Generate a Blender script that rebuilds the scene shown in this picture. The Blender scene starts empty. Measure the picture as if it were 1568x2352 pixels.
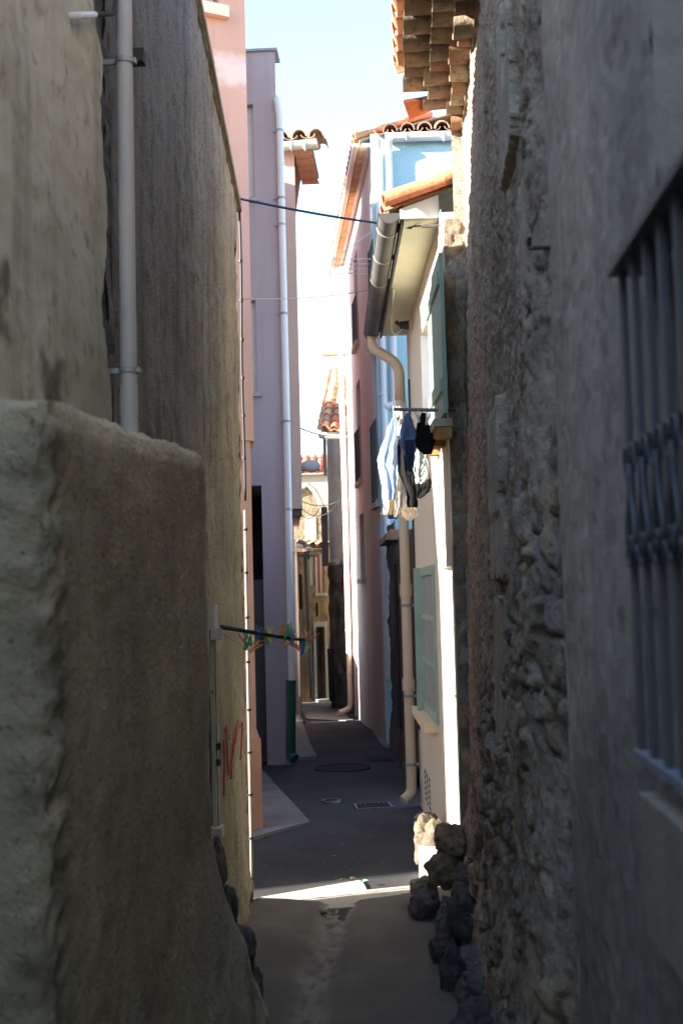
import bpy, math, random
from mathutils import Vector, Matrix, noise
random.seed(7)
R = math.radians
S = bpy.context.scene
COL = S.collection

# ------------------------------------------------------------------ camera
EYE = Vector((0, 0, 1.7)); FOC = 2720.0; PW, PH = 1568.0, 2352.0
cam_d = bpy.data.cameras.new('camera'); cam = bpy.data.objects.new('camera', cam_d); COL.objects.link(cam)
CM = Matrix.Rotation(R(2.988), 4, 'Z') @ Matrix.Rotation(R(90 + 3.885), 4, 'X') @ Matrix.Rotation(-0.0257, 4, 'Z')
CM.translation = EYE
cam.matrix_world = CM
cam_d.sensor_fit = 'VERTICAL'; cam_d.sensor_height = 36.0; cam_d.lens = 36.0 * FOC / PH
cam_d.clip_end = 3000; cam_d.clip_start = 0.05
cam_d.dof.use_dof = True; cam_d.dof.focus_distance = 8.5; cam_d.dof.aperture_fstop = 5.0
S.camera = cam
CR = CM.to_3x3()

def ray(x, y):
    return CR @ Vector(((x - PW/2)/FOC, (PH/2 - y)/FOC, -1.0))
def at(x, y, Y):
    d = ray(x, y); return EYE + d * (Y / d.y)
def atX(x, y, X):
    d = ray(x, y); return EYE + d * (X / d.x)
class Plane:                       # vertical plane through A towards B; (s, z) coordinates, n points to the camera side
    def __init__(self, A, B):
        self.A = Vector((A[0], A[1], 0)); self.B = Vector((B[0], B[1], 0))
        self.u = (self.B - self.A).normalized(); self.L = (self.B - self.A).length
        n = Vector((self.u.y, -self.u.x, 0))
        if n.dot(EYE - self.A) < 0: n = -n
        self.n = n
    def sz(self, x, y):
        d = ray(x, y); t = (self.A - EYE).dot(self.n) / d.dot(self.n)
        p = EYE + d * t; return (p - self.A).dot(self.u), p.z
    def p(self, s, z, o=0.0):
        q = self.A + self.u * s + self.n * o; return Vector((q.x, q.y, z))
    def rect(self, x0, y0, x1, y1):
        a = self.sz(x0, (y0+y1)/2)[0]; b = self.sz(x1, (y0+y1)/2)[0]
        c = self.sz((x0+x1)/2, y0)[1]; d = self.sz((x0+x1)/2, y1)[1]
        return min(a, b), max(a, b), min(c, d), max(c, d)
def gz(Y):
    k = [(-100, 0), (9, 0), (20, -.5), (28, -.75), (60, -1.2), (3000, -1.2)]
    for (a, za), (b, zb) in zip(k, k[1:]):
        if Y <= b: return za + (zb - za) * (Y - a) / (b - a)
    return k[-1][1]
def gnd(x, y):
    d = ray(x, y); lo = 0.5; hi = 80
    for _ in range(50):
        m = (lo + hi)/2; p = EYE + d * m
        if p.z > gz(p.y): lo = m
        else: hi = m
    return EYE + d * lo

# ------------------------------------------------------------------ materials
def nd(nt, t, **k):
    n = nt.nodes.new(t)
    for a, v in k.items(): setattr(n, a, v)
    return n
def mat(name, col, col2=None, sc=3.0, streak=None, sk=.6, sksc=6.0, spot=None, spsc=30, spk=.5, spt=(.56,.66), bump=.3, bsc=80, rough=.9, tint=False, metal=0, big=0.0, bdist=.01, spec=.3):
    m = bpy.data.materials.new(name); m.use_nodes = True; nt = m.node_tree; N = nt.nodes; L = nt.links
    b = N['Principled BSDF']; b.inputs['Roughness'].default_value = rough; b.inputs['Metallic'].default_value = metal
    b.inputs['Specular IOR Level'].default_value = spec
    g = nd(nt, 'ShaderNodeNewGeometry'); pos = g.outputs['Position']
    def noi(scale, det=5, vec=pos, ro=.55):
        n = nd(nt, 'ShaderNodeTexNoise'); n.inputs['Scale'].default_value = scale; n.inputs['Detail'].default_value = det
        n.inputs['Roughness'].default_value = ro; L.new(vec, n.inputs['Vector']); return n.outputs['Fac']
    def ramp(f, a, bb):
        r = nd(nt, 'ShaderNodeMapRange'); r.inputs['From Min'].default_value = a; r.inputs['From Max'].default_value = bb
        L.new(f, r.inputs['Value']); return r.outputs['Result']
    def mix(f, a, c, mode='MIX'):
        x = nd(nt, 'ShaderNodeMix', data_type='RGBA', blend_type=mode)
        if hasattr(f, 'node'): L.new(f, x.inputs[0])
        else: x.inputs[0].default_value = f
        for i, v in ((6, a), (7, c)):
            if hasattr(v, 'node'): L.new(v, x.inputs[i])
            else: x.inputs[i].default_value = (*v, 1)
        return x.outputs[2]
    c = mix(ramp(noi(sc), .35, .65), col, col2 if col2 else tuple(q*.85 for q in col))
    if streak:
        mp = nd(nt, 'ShaderNodeMapping'); mp.inputs['Scale'].default_value = (1, 1, .06); L.new(pos, mp.inputs['Vector'])
        f = ramp(noi(sksc, 6, mp.outputs['Vector'], .65), .45, .72)
        mm = nd(nt, 'ShaderNodeMath', operation='MULTIPLY'); L.new(f, mm.inputs[0]); mm.inputs[1].default_value = sk
        c = mix(mm.outputs[0], c, streak)
    if spot:
        f = ramp(noi(spsc, 4), *spt)
        mm = nd(nt, 'ShaderNodeMath', operation='MULTIPLY'); L.new(f, mm.inputs[0]); mm.inputs[1].default_value = spk
        c = mix(mm.outputs[0], c, spot)
    if tint:
        at_ = nd(nt, 'ShaderNodeAttribute'); at_.attribute_name = 'tint'
        c = mix(1.0, c, at_.outputs['Color'], 'MULTIPLY')
    L.new(c, b.inputs['Base Color'])
    if bump:
        bn = nd(nt, 'ShaderNodeBump'); bn.inputs['Strength'].default_value = bump; bn.inputs['Distance'].default_value = bdist
        h = noi(bsc, 6, pos, .65)
        if big:
            h2 = noi(bsc*.12, 4); ad = nd(nt, 'ShaderNodeMath', operation='MULTIPLY_ADD')
            L.new(h2, ad.inputs[0]); ad.inputs[1].default_value = big; L.new(h, ad.inputs[2]); h = ad.outputs[0]
        L.new(h, bn.inputs['Height']); L.new(bn.outputs['Normal'], b.inputs['Normal'])
    return m
def plain(name, col, rough=.5, metal=0, bump=0, spec=.4, var=.12):
    return mat(name, col, tuple(q*(1-var) for q in col), sc=5, bump=bump, rough=rough, metal=metal, spec=spec, bsc=200, bdist=.002)

M = {}
M['low'] = mat('weathered_render', (.56,.475,.315), (.43,.36,.235), sc=2.6, streak=(.22,.20,.14), sk=.5, sksc=5, spot=(.13,.11,.075), spsc=58, spk=.7, spt=(.60,.66), bump=1, bsc=75, big=.8, bdist=.016, tint=True)
M['plaster'] = mat('old_plaster', (.56,.55,.46), (.47,.46,.375), sc=2.0, streak=(.22,.21,.165), sk=.55, sksc=9, spot=(.20,.175,.12), spsc=14, spk=.45, bump=.35, bsc=45, big=2, tint=True)
M['sub'] = mat('rough_backing', (.13,.125,.115), (.09,.088,.08), sc=9, bump=1, bsc=50, bdist=.03)
M['cast'] = mat('roughcast', (.49,.41,.285), (.37,.315,.225), sc=2.2, streak=(.135,.13,.115), sk=.85, sksc=13, spot=(.12,.10,.08), spsc=70, spk=.6, bump=1, bsc=85, bdist=.02, tint=True)
M['rubble'] = mat('rubble_stone', (.42,.35,.265), (.30,.25,.195), sc=7, spot=(.12,.10,.085), spsc=34, spk=.6, bump=.9, bsc=70, bdist=.015, tint=True)
M['gwall'] = mat('grey_render', (.47,.395,.30), (.37,.315,.245), sc=2.5, streak=(.24,.225,.205), sk=.7, sksc=12, spot=(.17,.155,.135), spsc=20, spk=.3, bump=.5, bsc=120, bdist=.008, tint=True)
M['boulder'] = mat('boulder_stone', (.28,.25,.21), (.15,.14,.13), sc=9, spot=(.08,.075,.07), spsc=35, spk=.6, bump=1, bsc=45, bdist=.02, tint=True)
M['pink'] = mat('salmon_render', (.60,.36,.275), (.55,.325,.25), sc=1.3, streak=(.46,.275,.22), sk=.55, bump=.25, bsc=160, bdist=.006)
M['patch'] = mat('pale_repair', (.80,.62,.56), (.76,.52,.45), sc=6, bump=.3, bsc=60)
M['mauve'] = mat('mauve_render', (.42,.35,.375), (.385,.32,.345), sc=1.2, streak=(.31,.265,.29), sk=.55, sksc=10, bump=.3, bsc=150, bdist=.006)
M['jetty'] = mat('dusty_pink_render', (.64,.385,.31), (.58,.355,.29), sc=1.3, bump=.2, bsc=150, bdist=.006)
M['tall'] = mat('rose_render', (.68,.54,.48), (.61,.485,.44), sc=1.4, streak=(.46,.36,.32), sk=.45, sksc=8, bump=.25, bsc=110, bdist=.006)
M['blue'] = mat('pale_blue_render', (.42,.62,.70), (.38,.58,.67), sc=2.0, bump=.9, bsc=60, bdist=.02)
M['beige'] = mat('cream_render', (.64,.57,.455), (.60,.53,.42), sc=1.5, streak=(.58,.52,.42), sk=.35, bump=.2, bsc=140, bdist=.005)
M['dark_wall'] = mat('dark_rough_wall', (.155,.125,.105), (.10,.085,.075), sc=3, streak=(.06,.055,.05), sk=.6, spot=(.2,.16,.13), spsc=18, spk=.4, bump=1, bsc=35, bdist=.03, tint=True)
M['grey_house'] = mat('grey_plaster', (.78,.79,.73), (.66,.67,.62), sc=2.2, spot=(.25,.25,.24), spsc=16, spk=.4, bump=.4, bsc=40, tint=True)
M['ochre'] = mat('ochre_render', (.42,.24,.10), (.27,.17,.09), sc=2.6, streak=(.16,.115,.075), sk=.85, spot=(.13,.10,.07), spsc=7, spk=.8, bump=.6, bsc=30, bdist=.02, tint=True)
M['farstone'] = mat('pale_stone', (.27,.205,.135), (.15,.115,.075), sc=3, spot=(.07,.055,.04), spsc=5, spk=.9, bump=1, bsc=12, bdist=.06)
M['cream'] = mat('cream_wall', (.42,.37,.28), (.36,.32,.25), sc=1, bump=.1)
M['asphalt'] = mat('asphalt', (.066,.066,.068), (.040,.040,.043), sc=.9, spot=(.22,.21,.2), spsc=24, spk=.8, spt=(.66,.72), bump=.6, bsc=180, bdist=.006, rough=.92, spec=.15)
M['concrete'] = mat('path_concrete', (.185,.165,.135), (.13,.118,.10), sc=2.4, spot=(.14,.12,.10), spsc=11, spk=.5, bump=.5, bsc=70, bdist=.008, tint=True)
M['apron'] = mat('pale_concrete', (.50,.46,.38), (.42,.38,.31), sc=5, spot=(.3,.27,.22), spsc=20, spk=.5, bump=.5, bsc=90)
M['pave'] = mat('pavement_concrete', (.23,.215,.20), (.175,.165,.155), sc=3, streak=(.2,.19,.18), sk=.3, bump=.5, bsc=90)
M['earth'] = mat('dry_earth', (.2,.17,.13), (.15,.13,.10), sc=.3, bump=.3)
M['tile'] = mat('clay_tile', (.62,.45,.33), (.46,.34,.26), sc=9, spot=(.28,.22,.18), spsc=25, spk=.5, bump=.5, bsc=50, tint=True)
M['oldtile'] = mat('weathered_tile', (.60,.49,.36), (.42,.35,.27), sc=11, spot=(.20,.17,.13), spsc=22, spk=.7, bump=.8, bsc=40, tint=True)
M['pvcold'] = mat('aged_pvc', (.52,.485,.47), (.46,.43,.415), sc=3, streak=(.34,.32,.30), sk=.5, sksc=20, bump=.05, rough=.5)
M['mortar'] = mat('eave_mortar', (.34,.28,.21), (.26,.21,.16), sc=8, bump=.7, bsc=60)
M['pvc'] = mat('white_pvc', (.70,.68,.69), (.64,.62,.63), sc=2, streak=(.5,.48,.47), sk=.4, sksc=14, bump=.05, rough=.45, spec=.4)
M['pvcb'] = mat('cream_pvc', (.72,.55,.36), (.68,.51,.33), sc=2, streak=(.55,.42,.28), sk=.3, bump=.05, rough=.5)
M['pvcp'] = mat('peach_pvc', (.82,.62,.48), (.78,.58,.45), sc=2, bump=.05, rough=.5)
M['white'] = plain('white_paint', (.80,.80,.80), .5)
M['zinc'] = mat('zinc_sheet', (.36,.38,.37), (.26,.28,.28), sc=6, streak=(.2,.2,.19), sk=.5, bump=.15, bsc=60, rough=.5, metal=.3)
M['dzinc'] = mat('dark_gutter', (.10,.10,.098), (.075,.075,.072), sc=6, streak=(.07,.07,.065), sk=.4, bump=.15, rough=.6)
M['soffit'] = mat('soffit_board', (.72,.70,.52), (.62,.62,.47), sc=3, bump=.15, bsc=40, rough=.55)
M['dark'] = plain('dark_interior', (.03,.027,.025), .8)
M['black'] = plain('black_plastic', (.02,.02,.022), .5)
M['iron'] = plain('painted_iron', (.13,.135,.135), .45, .3)
M['rust'] = plain('old_iron', (.05,.04,.035), .8)
M['castg'] = plain('green_cast_iron', (.024,.09,.06), .5, .1)
M['grn'] = mat('green_paint', (.29,.39,.30), (.25,.34,.265), sc=4, bump=.15, rough=.55)
M['grnd'] = mat('dark_green_paint', (.27,.40,.31), (.23,.35,.27), sc=4, bump=.1, rough=.5)
M['shut'] = plain('dark_shutter', (.05,.055,.06), .6)
M['wood'] = mat('bleached_wood', (.85,.78,.62), (.72,.65,.5), sc=8, streak=(.28,.24,.18), sk=.7, sksc=30, bump=.6, bsc=60)
M['dwood'] = mat('dark_wood', (.12,.10,.08), (.07,.06,.05), sc=8, streak=(.05,.04,.03), sk=.6, sksc=30, bump=.5, bsc=60)
M['stonesill'] = mat('sill_stone', (.50,.46,.40), (.42,.39,.33), sc=6, bump=.3, bsc=80)
M['glass'] = plain('window_glass', (.10,.115,.12), .12, 0, 0, .6)
M['curtain'] = mat('net_curtain', (.30,.31,.31), (.24,.25,.25), sc=6, streak=(.2,.2,.2), sk=.5, sksc=25, bump=.2, rough=.8)
M['metal'] = plain('bare_metal', (.5,.5,.5), .35, .8)
M['greyp'] = plain('grey_pipe_paint', (.30,.29,.27), .6)
M['lamp'] = plain('lamp_glass', (.9,.9,.9), .3)
M['graf'] = plain('red_paint', (.62,.035,.06), .7)
M['leaf'] = plain('cypress_foliage', (.06,.10,.05), .9)
M['shpink'] = plain('faded_pink_shutter', (.58,.36,.27), .8)
M['bluec'] = plain('blue_cable', (.03,.05,.12), .5)
def cloth_m(n, c): return mat('cloth_' + n, c, tuple(q*.88 for q in c), sc=14, bump=.2, bsc=300, bdist=.002, rough=.95)
def plast(n, c): return plain('plastic_' + n, c, .4)

# ------------------------------------------------------------------ mesh builder
class MB:
    def __init__(s): s.v = []; s.f = []; s.c = []
    def add(s, vs, fs, tint=(1,1,1)):
        o = len(s.v); s.v += [Vector(q) for q in vs]; s.f += [tuple(i+o for i in q) for q in fs]
        s.c += (tint if isinstance(tint, list) else [tint]*len(vs)); return s
    def obox(s, o, a, b, c, tint=(1,1,1)):
        o, a, b, c = map(Vector, (o, a, b, c))
        vs = [o, o+a, o+a+b, o+b, o+c, o+a+c, o+a+b+c, o+b+c]
        fs = [(0,3,2,1),(4,5,6,7),(0,1,5,4),(1,2,6,5),(2,3,7,6),(3,0,4,7)]
        if a.cross(b).dot(c) < 0: fs = [q[::-1] for q in fs]
        return s.add(vs, fs, tint)
    def box(s, lo, hi, tint=(1,1,1)):
        return s.obox(lo, (hi[0]-lo[0],0,0), (0,hi[1]-lo[1],0), (0,0,hi[2]-lo[2]), tint)
    def tube(s, pts, r, seg=10, tint=(1,1,1), cap=True):
        pts = [Vector(p) for p in pts]; n = len(pts); rs = r if isinstance(r, list) else [r]*n
        vs = []; fs = []; prev = None
        for i, p in enumerate(pts):
            d = (pts[min(i+1,n-1)] - pts[max(i-1,0)]).normalized()
            if prev is None:
                a = Vector((0,0,1)) if abs(d.z) < .9 else Vector((1,0,0)); a = (a - d*a.dot(d)).normalized()
            else: a = (prev - d*prev.dot(d)).normalized()
            prev = a; b = d.cross(a)
            for k in range(seg):
                t = 2*math.pi*k/seg; vs.append(p + (a*math.cos(t) + b*math.sin(t))*rs[i])
        for i in range(n-1):
            for k in range(seg):
                k2 = (k+1)%seg; fs.append((i*seg+k, i*seg+k2, (i+1)*seg+k2, (i+1)*seg+k))
        if cap: fs.append(tuple(range(seg))[::-1]); fs.append(tuple((n-1)*seg+k for k in range(seg)))
        return s.add(vs, fs, tint)
    def prism(s, poly, z0, z1, tint=(1,1,1)):
        n = len(poly); f0 = z0 if callable(z0) else (lambda x, y: z0); f1 = z1 if callable(z1) else (lambda x, y: z1)
        vs = [(x, y, f0(x, y)) for x, y in poly] + [(x, y, f1(x, y)) for x, y in poly]
        a = sum(poly[i][0]*poly[(i+1)%n][1] - poly[(i+1)%n][0]*poly[i][1] for i in range(n))
        fs = [tuple(range(n))[::-1], tuple(range(n, 2*n))] + [(i, (i+1)%n, n+(i+1)%n, n+i) for i in range(n)]
        if a < 0: fs = [q[::-1] for q in fs]
        return s.add(vs, fs, tint)
    def slab(s, pts, up, tint=(1,1,1)):           # planar polygon thickened along vector up
        n = len(pts); up = Vector(up); pts = [Vector(p) for p in pts]
        vs = pts + [p+up for p in pts]
        nn = Vector((0,0,0))
        for i in range(n): nn += pts[i].cross(pts[(i+1)%n])
        fs = [tuple(range(n))[::-1], tuple(range(n,2*n))] + [(i,(i+1)%n,n+(i+1)%n,n+i) for i in range(n)]
        if nn.dot(up) < 0: fs = [q[::-1] for q in fs]
        return s.add(vs, fs, tint)
    def half(s, A, B, r, up=Vector((0,0,1)), th=.004, seg=10, caps=(True, True), tint=(1,1,1)):   # half-round gutter open upwards
        A, B = Vector(A), Vector(B); d = (B-A).normalized(); side = d.cross(up).normalized(); up2 = side.cross(d)
        vs = []; fs = []
        for p in (A, B):
            for rr in (r, r-th):
                for k in range(seg+1):
                    t = math.pi*k/seg; vs.append(p + side*math.cos(t)*rr - up2*math.sin(t)*rr)
        q = seg+1
        for k in range(seg):
            fs.append((k, k+1, 2*q+k+1, 2*q+k)); fs.append((q+k, 3*q+k, 3*q+k+1, q+k+1))
            fs.append((k, q+k, q+k+1, k+1)); fs.append((2*q+k, 2*q+k+1, 3*q+k+1, 3*q+k))
        fs.append((0, 2*q, 3*q, q)); fs.append((seg, q+seg, 3*q+seg, 2*q+seg))
        if caps[0]: fs.append(tuple(range(q)))
        if caps[1]: fs.append(tuple(2*q+k for k in range(q))[::-1])
        return s.add(vs, fs, tint)
    def build(s, name, m, parent=None, smooth=False, auto=None):
        lo = Vector((min(q.x for q in s.v), min(q.y for q in s.v), min(q.z for q in s.v)))
        hi = Vector((max(q.x for q in s.v), max(q.y for q in s.v), max(q.z for q in s.v)))
        base = Vector(((lo.x+hi.x)/2, (lo.y+hi.y)/2, lo.z))
        me = bpy.data.meshes.new(name); me.from_pydata([q-base for q in s.v], [], s.f)
        at_ = me.attributes.new('tint', 'FLOAT_COLOR', 'POINT')
        flat = []
        for c in s.c: flat += [c[0], c[1], c[2], 1.0]
        at_.data.foreach_set('color', flat)
        me.materials.append(m)
        if smooth or auto:
            me.polygons.foreach_set('use_smooth', [True]*len(me.polygons))
            if auto: me.set_sharp_from_angle(angle=R(auto))
        me.update()
        o = bpy.data.objects.new(name, me); COL.objects.link(o)
        if parent:
            o.parent = parent; o.location = base - wloc(parent)
        else: o.location = base
        return o
def wloc(o):
    l = Vector(o.location)
    while o.parent: o = o.parent; l += Vector(o.location)
    return l
def tag(o, label, cat, group=None):
    o['label'] = label; o['category'] = cat
    if group: o['group'] = group
    return o
def thing(name, loc, label, cat, group=None):
    o = bpy.data.objects.new(name, None); COL.objects.link(o); o.location = loc; o.empty_display_size = .1
    return tag(o, label, cat, group)
def struct(o, kind='structure'): o['kind'] = kind; return o

def fbm(x, y, z, o=4): return noise.fractal(Vector((x, y, z)), 1.0, 2.0, o)

def panel(mb, pl, z0, z1, holes=(), depth=.12, s0=0.0, s1=None, tint=(1,1,1), o=0.0):
    """front skin of a wall on a Plane with rectangular holes and their reveals"""
    s1 = pl.L if s1 is None else s1
    ss = sorted({s0, s1, *[h[i] for h in holes for i in (0,1) if s0 < h[i] < s1]}); zs = sorted({z0, z1, *[h[i] for h in holes for i in (2,3) if z0 < h[i] < z1]})
    for a, b in zip(ss, ss[1:]):
        for c, d in zip(zs, zs[1:]):
            m, k = (a+b)/2, (c+d)/2
            if any(h[0] < m < h[1] and h[2] < k < h[3] for h in holes): continue
            mb.add([pl.p(a,c,o), pl.p(b,c,o), pl.p(b,d,o), pl.p(a,d,o)], [(0,1,2,3)], tint)
    for h in holes:
        a, b, c, d = max(h[0],s0), min(h[1],s1), max(h[2],z0), min(h[3],z1); dp = h[4] if len(h) > 4 else depth
        f = [pl.p(a,c,o), pl.p(b,c,o), pl.p(b,d,o), pl.p(a,d,o)]; r = [pl.p(a,c,o-dp), pl.p(b,c,o-dp), pl.p(b,d,o-dp), pl.p(a,d,o-dp)]
        mb.add(f+r, [(i,(i+1)%4,4+(i+1)%4,4+i) for i in range(4)], tint)
def pane(pl, h, dp, name, m, parent, th=.01):
    mb = MB(); a, b, c, d = h[:4]
    mb.obox(pl.p(a,c,-dp-th), pl.u*(b-a), (0,0,d-c), pl.n*th); return mb.build(name, m, parent)
def plbox(mb, pl, a, b, c, d, o0, o1, tint=(1,1,1)):
    return mb.obox(pl.p(a,c,o0), pl.u*(b-a), (0,0,d-c), pl.n*(o1-o0), tint)
def shell(mb, fp, z0, z1, facades={}, tint=(1,1,1), skip=()):
    """closed house body; facades maps edge index to holes"""
    n = len(fp)
    for i in range(n):
        if i in skip: continue
        A, B = fp[i], fp[(i+1)%n]; pl = Plane(A, B)
        panel(mb, pl, z0, z1, facades.get(i, ()), tint=tint)
    mb.add([(x,y,z1) for x,y in fp], [tuple(range(n))], tint)

def gridwall(mb, path, zrow, pos, tintf):
    """path: list of (point2, normal2); zrow: callable(i)->list of z ; pos(i,j,p,n,z)->Vector ; closed by caller"""
    nz = len(zrow(0)); vs = []; cs = []
    for i, (p, n) in enumerate(path):
        for j, z in enumerate(zrow(i)):
            vs.append(pos(i, j, p, n, z)); cs.append(tintf(i, j, p, n, z))
    fs = [(i*nz+j, (i+1)*nz+j, (i+1)*nz+j+1, i*nz+j+1) for i in range(len(path)-1) for j in range(nz-1)]
    mb.add(vs, fs, cs)

def canal(mb, E0, u, v, ncol, nrow, w=.2, l=.33, r=.085, cols=None, step=.02, chan=True, seg=8):
    """rows of canal tiles: E0 eave start, u along the eave, v up the slope"""
    u = Vector(u).normalized(); v = Vector(v).normalized(); n = u.cross(v)
    if n.z < 0: n = -n
    E0 = Vector(E0)
    cols = cols or [(1,.55,.42),(.95,.62,.48),(1.05,.72,.55),(.8,.5,.4),(1.1,.85,.68)]
    for i in range(ncol):
        for j in range(nrow):
            for kind in ((0, 1) if chan else (0,)):
                c = E0 + u*((i+.5)*w if kind == 0 else i*w) + v*(j*l) + n*(random.uniform(-.004,.004)); c += u*random.uniform(-.006,.006)
                t = random.choice(cols); q = random.uniform(.8,1.1); t = tuple(x*q for x in t)
                vs = []
                for (tt, rr, hh) in ((0, r, step), (l*1.12, r*.86, 0)):
                    for th in (0, -.013):
                        for k in range(seg+1):
                            a = math.pi*k/seg; sg = 1 if kind == 0 else -.55
                            vs.append(c + v*tt + u*math.cos(a)*(rr+th) + n*(sg*math.sin(a)*(rr+th) + hh + (.012 if kind == 0 else .035)))
                q = seg+1; fs = []
                for k in range(seg):
                    fs += [(k, k+1, 2*q+k+1, 2*q+k), (q+k+1, q+k, 3*q+k, 3*q+k+1), (k+1, k, q+k, q+k+1)]
                fs += [(0, 2*q, 3*q, q), (seg, q+seg, 3*q+seg, 2*q+seg)]
                mb.add(vs, fs, t)
def bend(pts, r=.06, n=5):
    pts = [Vector(p) for p in pts]; out = [pts[0]]
    for a, b, c in zip(pts, pts[1:], pts[2:]):
        d1 = (a-b); d2 = (c-b); k = min(r, d1.length*.49, d2.length*.49); p = b + d1.normalized()*k; q = b + d2.normalized()*k
        for i in range(n+1):
            t = i/n; out.append(p*(1-t)**2 + b*2*t*(1-t) + q*t*t)
    out.append(pts[-1]); return out
def sag(a, b, s, n=16):
    a, b = Vector(a), Vector(b)
    return [a.lerp(b, i/n) - Vector((0,0,s*4*(i/n)*(1-i/n))) for i in range(n+1)]

# ================================================================== GROUND
g = MB(); 
ys = [-60, -20, -4, 0, 2, 4, 6, 8, 9, 11, 13, 15, 17, 20, 22, 24, 26, 28, 34, 45, 60, 120, 400, 1500]
for a, b in zip(ys, ys[1:]):
    g.add([(-700,a,gz(a)-.03),(700,a,gz(a)-.03),(700,b,gz(b)-.03),(-700,b,gz(b)-.03)], [(0,1,2,3)])
struct(g.build('ground', M['earth']))
# asphalt street (gently uneven sheet)
g = MB(); nx, ny = 70, 150; vs = []; 
def ay(i): return 6.3 + (i/ny)**1.5*24
for i in range(ny+1):
    Y = ay(i)
    for j in range(nx+1):
        X = -7 + 10*j/nx
        vs.append((X, Y, gz(Y) + .008*fbm(X*1.3, Y*1.3, 3) - .006))
g.add(vs, [(i*(nx+1)+j, i*(nx+1)+j+1, (i+1)*(nx+1)+j+1, (i+1)*(nx+1)+j) for i in range(ny) for j in range(nx)])
struct(g.build('asphalt_street', M['asphalt'], smooth=True))
# concrete path of the passage with its worn centre channel
g = MB(); nx, ny = 90, 240; vs = []; cs = []
XL, XR = -1.25, .5
def endY(X): return 6.60 - .14*(X+.84) if X < -.48 else 6.55 + .26*max(0, X+.48)
for i in range(ny+1):
    for j in range(nx+1):
        X = XL + (XR-XL)*j/nx; e = endY(X); Y = -3 + (e+3)*(i/ny)**.55
        cx = -.42 + .02*math.sin(Y*2.1) + .012*fbm(0, Y*3, 8); d = abs(X-cx)
        ch = max(0, 1 - d/.11)
        z = .02 - .028*min(1, ch*1.6) + .022*max(0, min(1,(d-.05)/.4)) + .006*fbm(X*3, Y*3, 1) 
        k = .0 if ch == 0 else ch*.016
        z += k*(fbm(X*25, Y*16, 2) + .6*fbm(X*60, Y*40, 5))
        vs.append((X, Y, z)); q = 1 + (.55 + .8*fbm(X*26, Y*12, 4))*min(1, ch*1.6)
        q *= .93 + .14*fbm(X*1.2, Y*.8, 6); cs.append((q, q*.985, q*.96))
fs = [(i*(nx+1)+j, i*(nx+1)+j+1, (i+1)*(nx+1)+j+1, (i+1)*(nx+1)+j) for i in range(ny) for j in range(nx)]
o = len(vs)
for j in range(nx+1): vs.append((vs[ny*(nx+1)+j][0], vs[ny*(nx+1)+j][1]+.01, -.05)); cs.append((.8,.8,.8))
fs += [(ny*(nx+1)+j, ny*(nx+1)+j+1, o+j+1, o+j) for j in range(nx)]
g.add(vs, fs, cs); struct(g.build('concrete_path', M['concrete'], smooth=True))
def flat(name, pix, m, h=.004, th=.03):
    pts = [gnd(x, y) for x, y in pix]; mb = MB(); mb.prism([(p.x, p.y) for p in pts], lambda x, y: gz(y)-th, lambda x, y: gz(y)+h); return mb.build(name, m)
struct(flat('concrete_apron', [(560,2080),(585,2066),(700,2046),(826,2024),(836,2034),(842,2047),(954,2036),(1000,2044),(850,2084),(728,2092),(640,2086)], M['apron'], .008))
struct(flat('pavement', [(560,1936),(575,1931),(640,1912),(712,1893),(672,1848),(632,1805),(606,1776),(560,1770)], M['pave'], .02))
struct(flat('pavement', [(570,1752),(640,1748),(728,1742),(711,1710),(696,1668),(687,1640),(650,1640),(600,1700)], M['pave'], .03))
struct(flat('pavement', [(836,1655),(868,1652),(892,1664),(892,1690),(915,1712),(935,1730),(880,1716),(868,1700),(852,1672)], M['pave'], .012))
struct(flat('pavement', [(680,1616),(700,1609),(770,1607),(800,1650),(815,1656),(760,1655),(705,1652)], M['pave'], .012))

# small plates in the street
def ringplate(name, px, py, rad, label, cat, m, ringm=None):
    c = gnd(px, py); z = gz(c.y) + .006; t = thing(name, (c.x, c.y, z), label, cat)
    mb = MB(); n = 28
    mb.prism([(c.x+rad*math.cos(2*math.pi*k/n), c.y+rad*math.sin(2*math.pi*k/n)) for k in range(n)], z-.02, z+.004); mb.build('cover', m, t)
    mb = MB(); vs = []
    for rr, zz in ((rad, z+.004), (rad, z+.009), (rad*1.14, z+.009), (rad*1.14, z-.02)):
        vs += [(c.x+rr*math.cos(2*math.pi*k/n), c.y+rr*math.sin(2*math.pi*k/n), zz) for k in range(n)]
    mb.add(vs, [(a*n+k, a*n+(k+1)%n, (a+1)*n+(k+1)%n, (a+1)*n+k) for a in range(3) for k in range(n)])
    mb.build('ring', ringm or m, t); return t
M['plate'] = mat('worn_steel', (.045,.045,.047), (.035,.035,.037), sc=20, bump=.6, bsc=120, rough=.9, spec=.1)
M['plate2'] = mat('pale_steel', (.24,.22,.20), (.16,.15,.14), sc=20, bump=.6, bsc=120, rough=.6)
ringplate('valve_cover', 760, 1841, .07, 'small round valve cover with pale rim in the asphalt', 'valve cover', M['plate'], M['plate2'])
ringplate('manhole_cover', 786, 1765, .26, 'large faint round manhole cover sunk in the dark asphalt', 'manhole cover', M['plate'])
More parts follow.
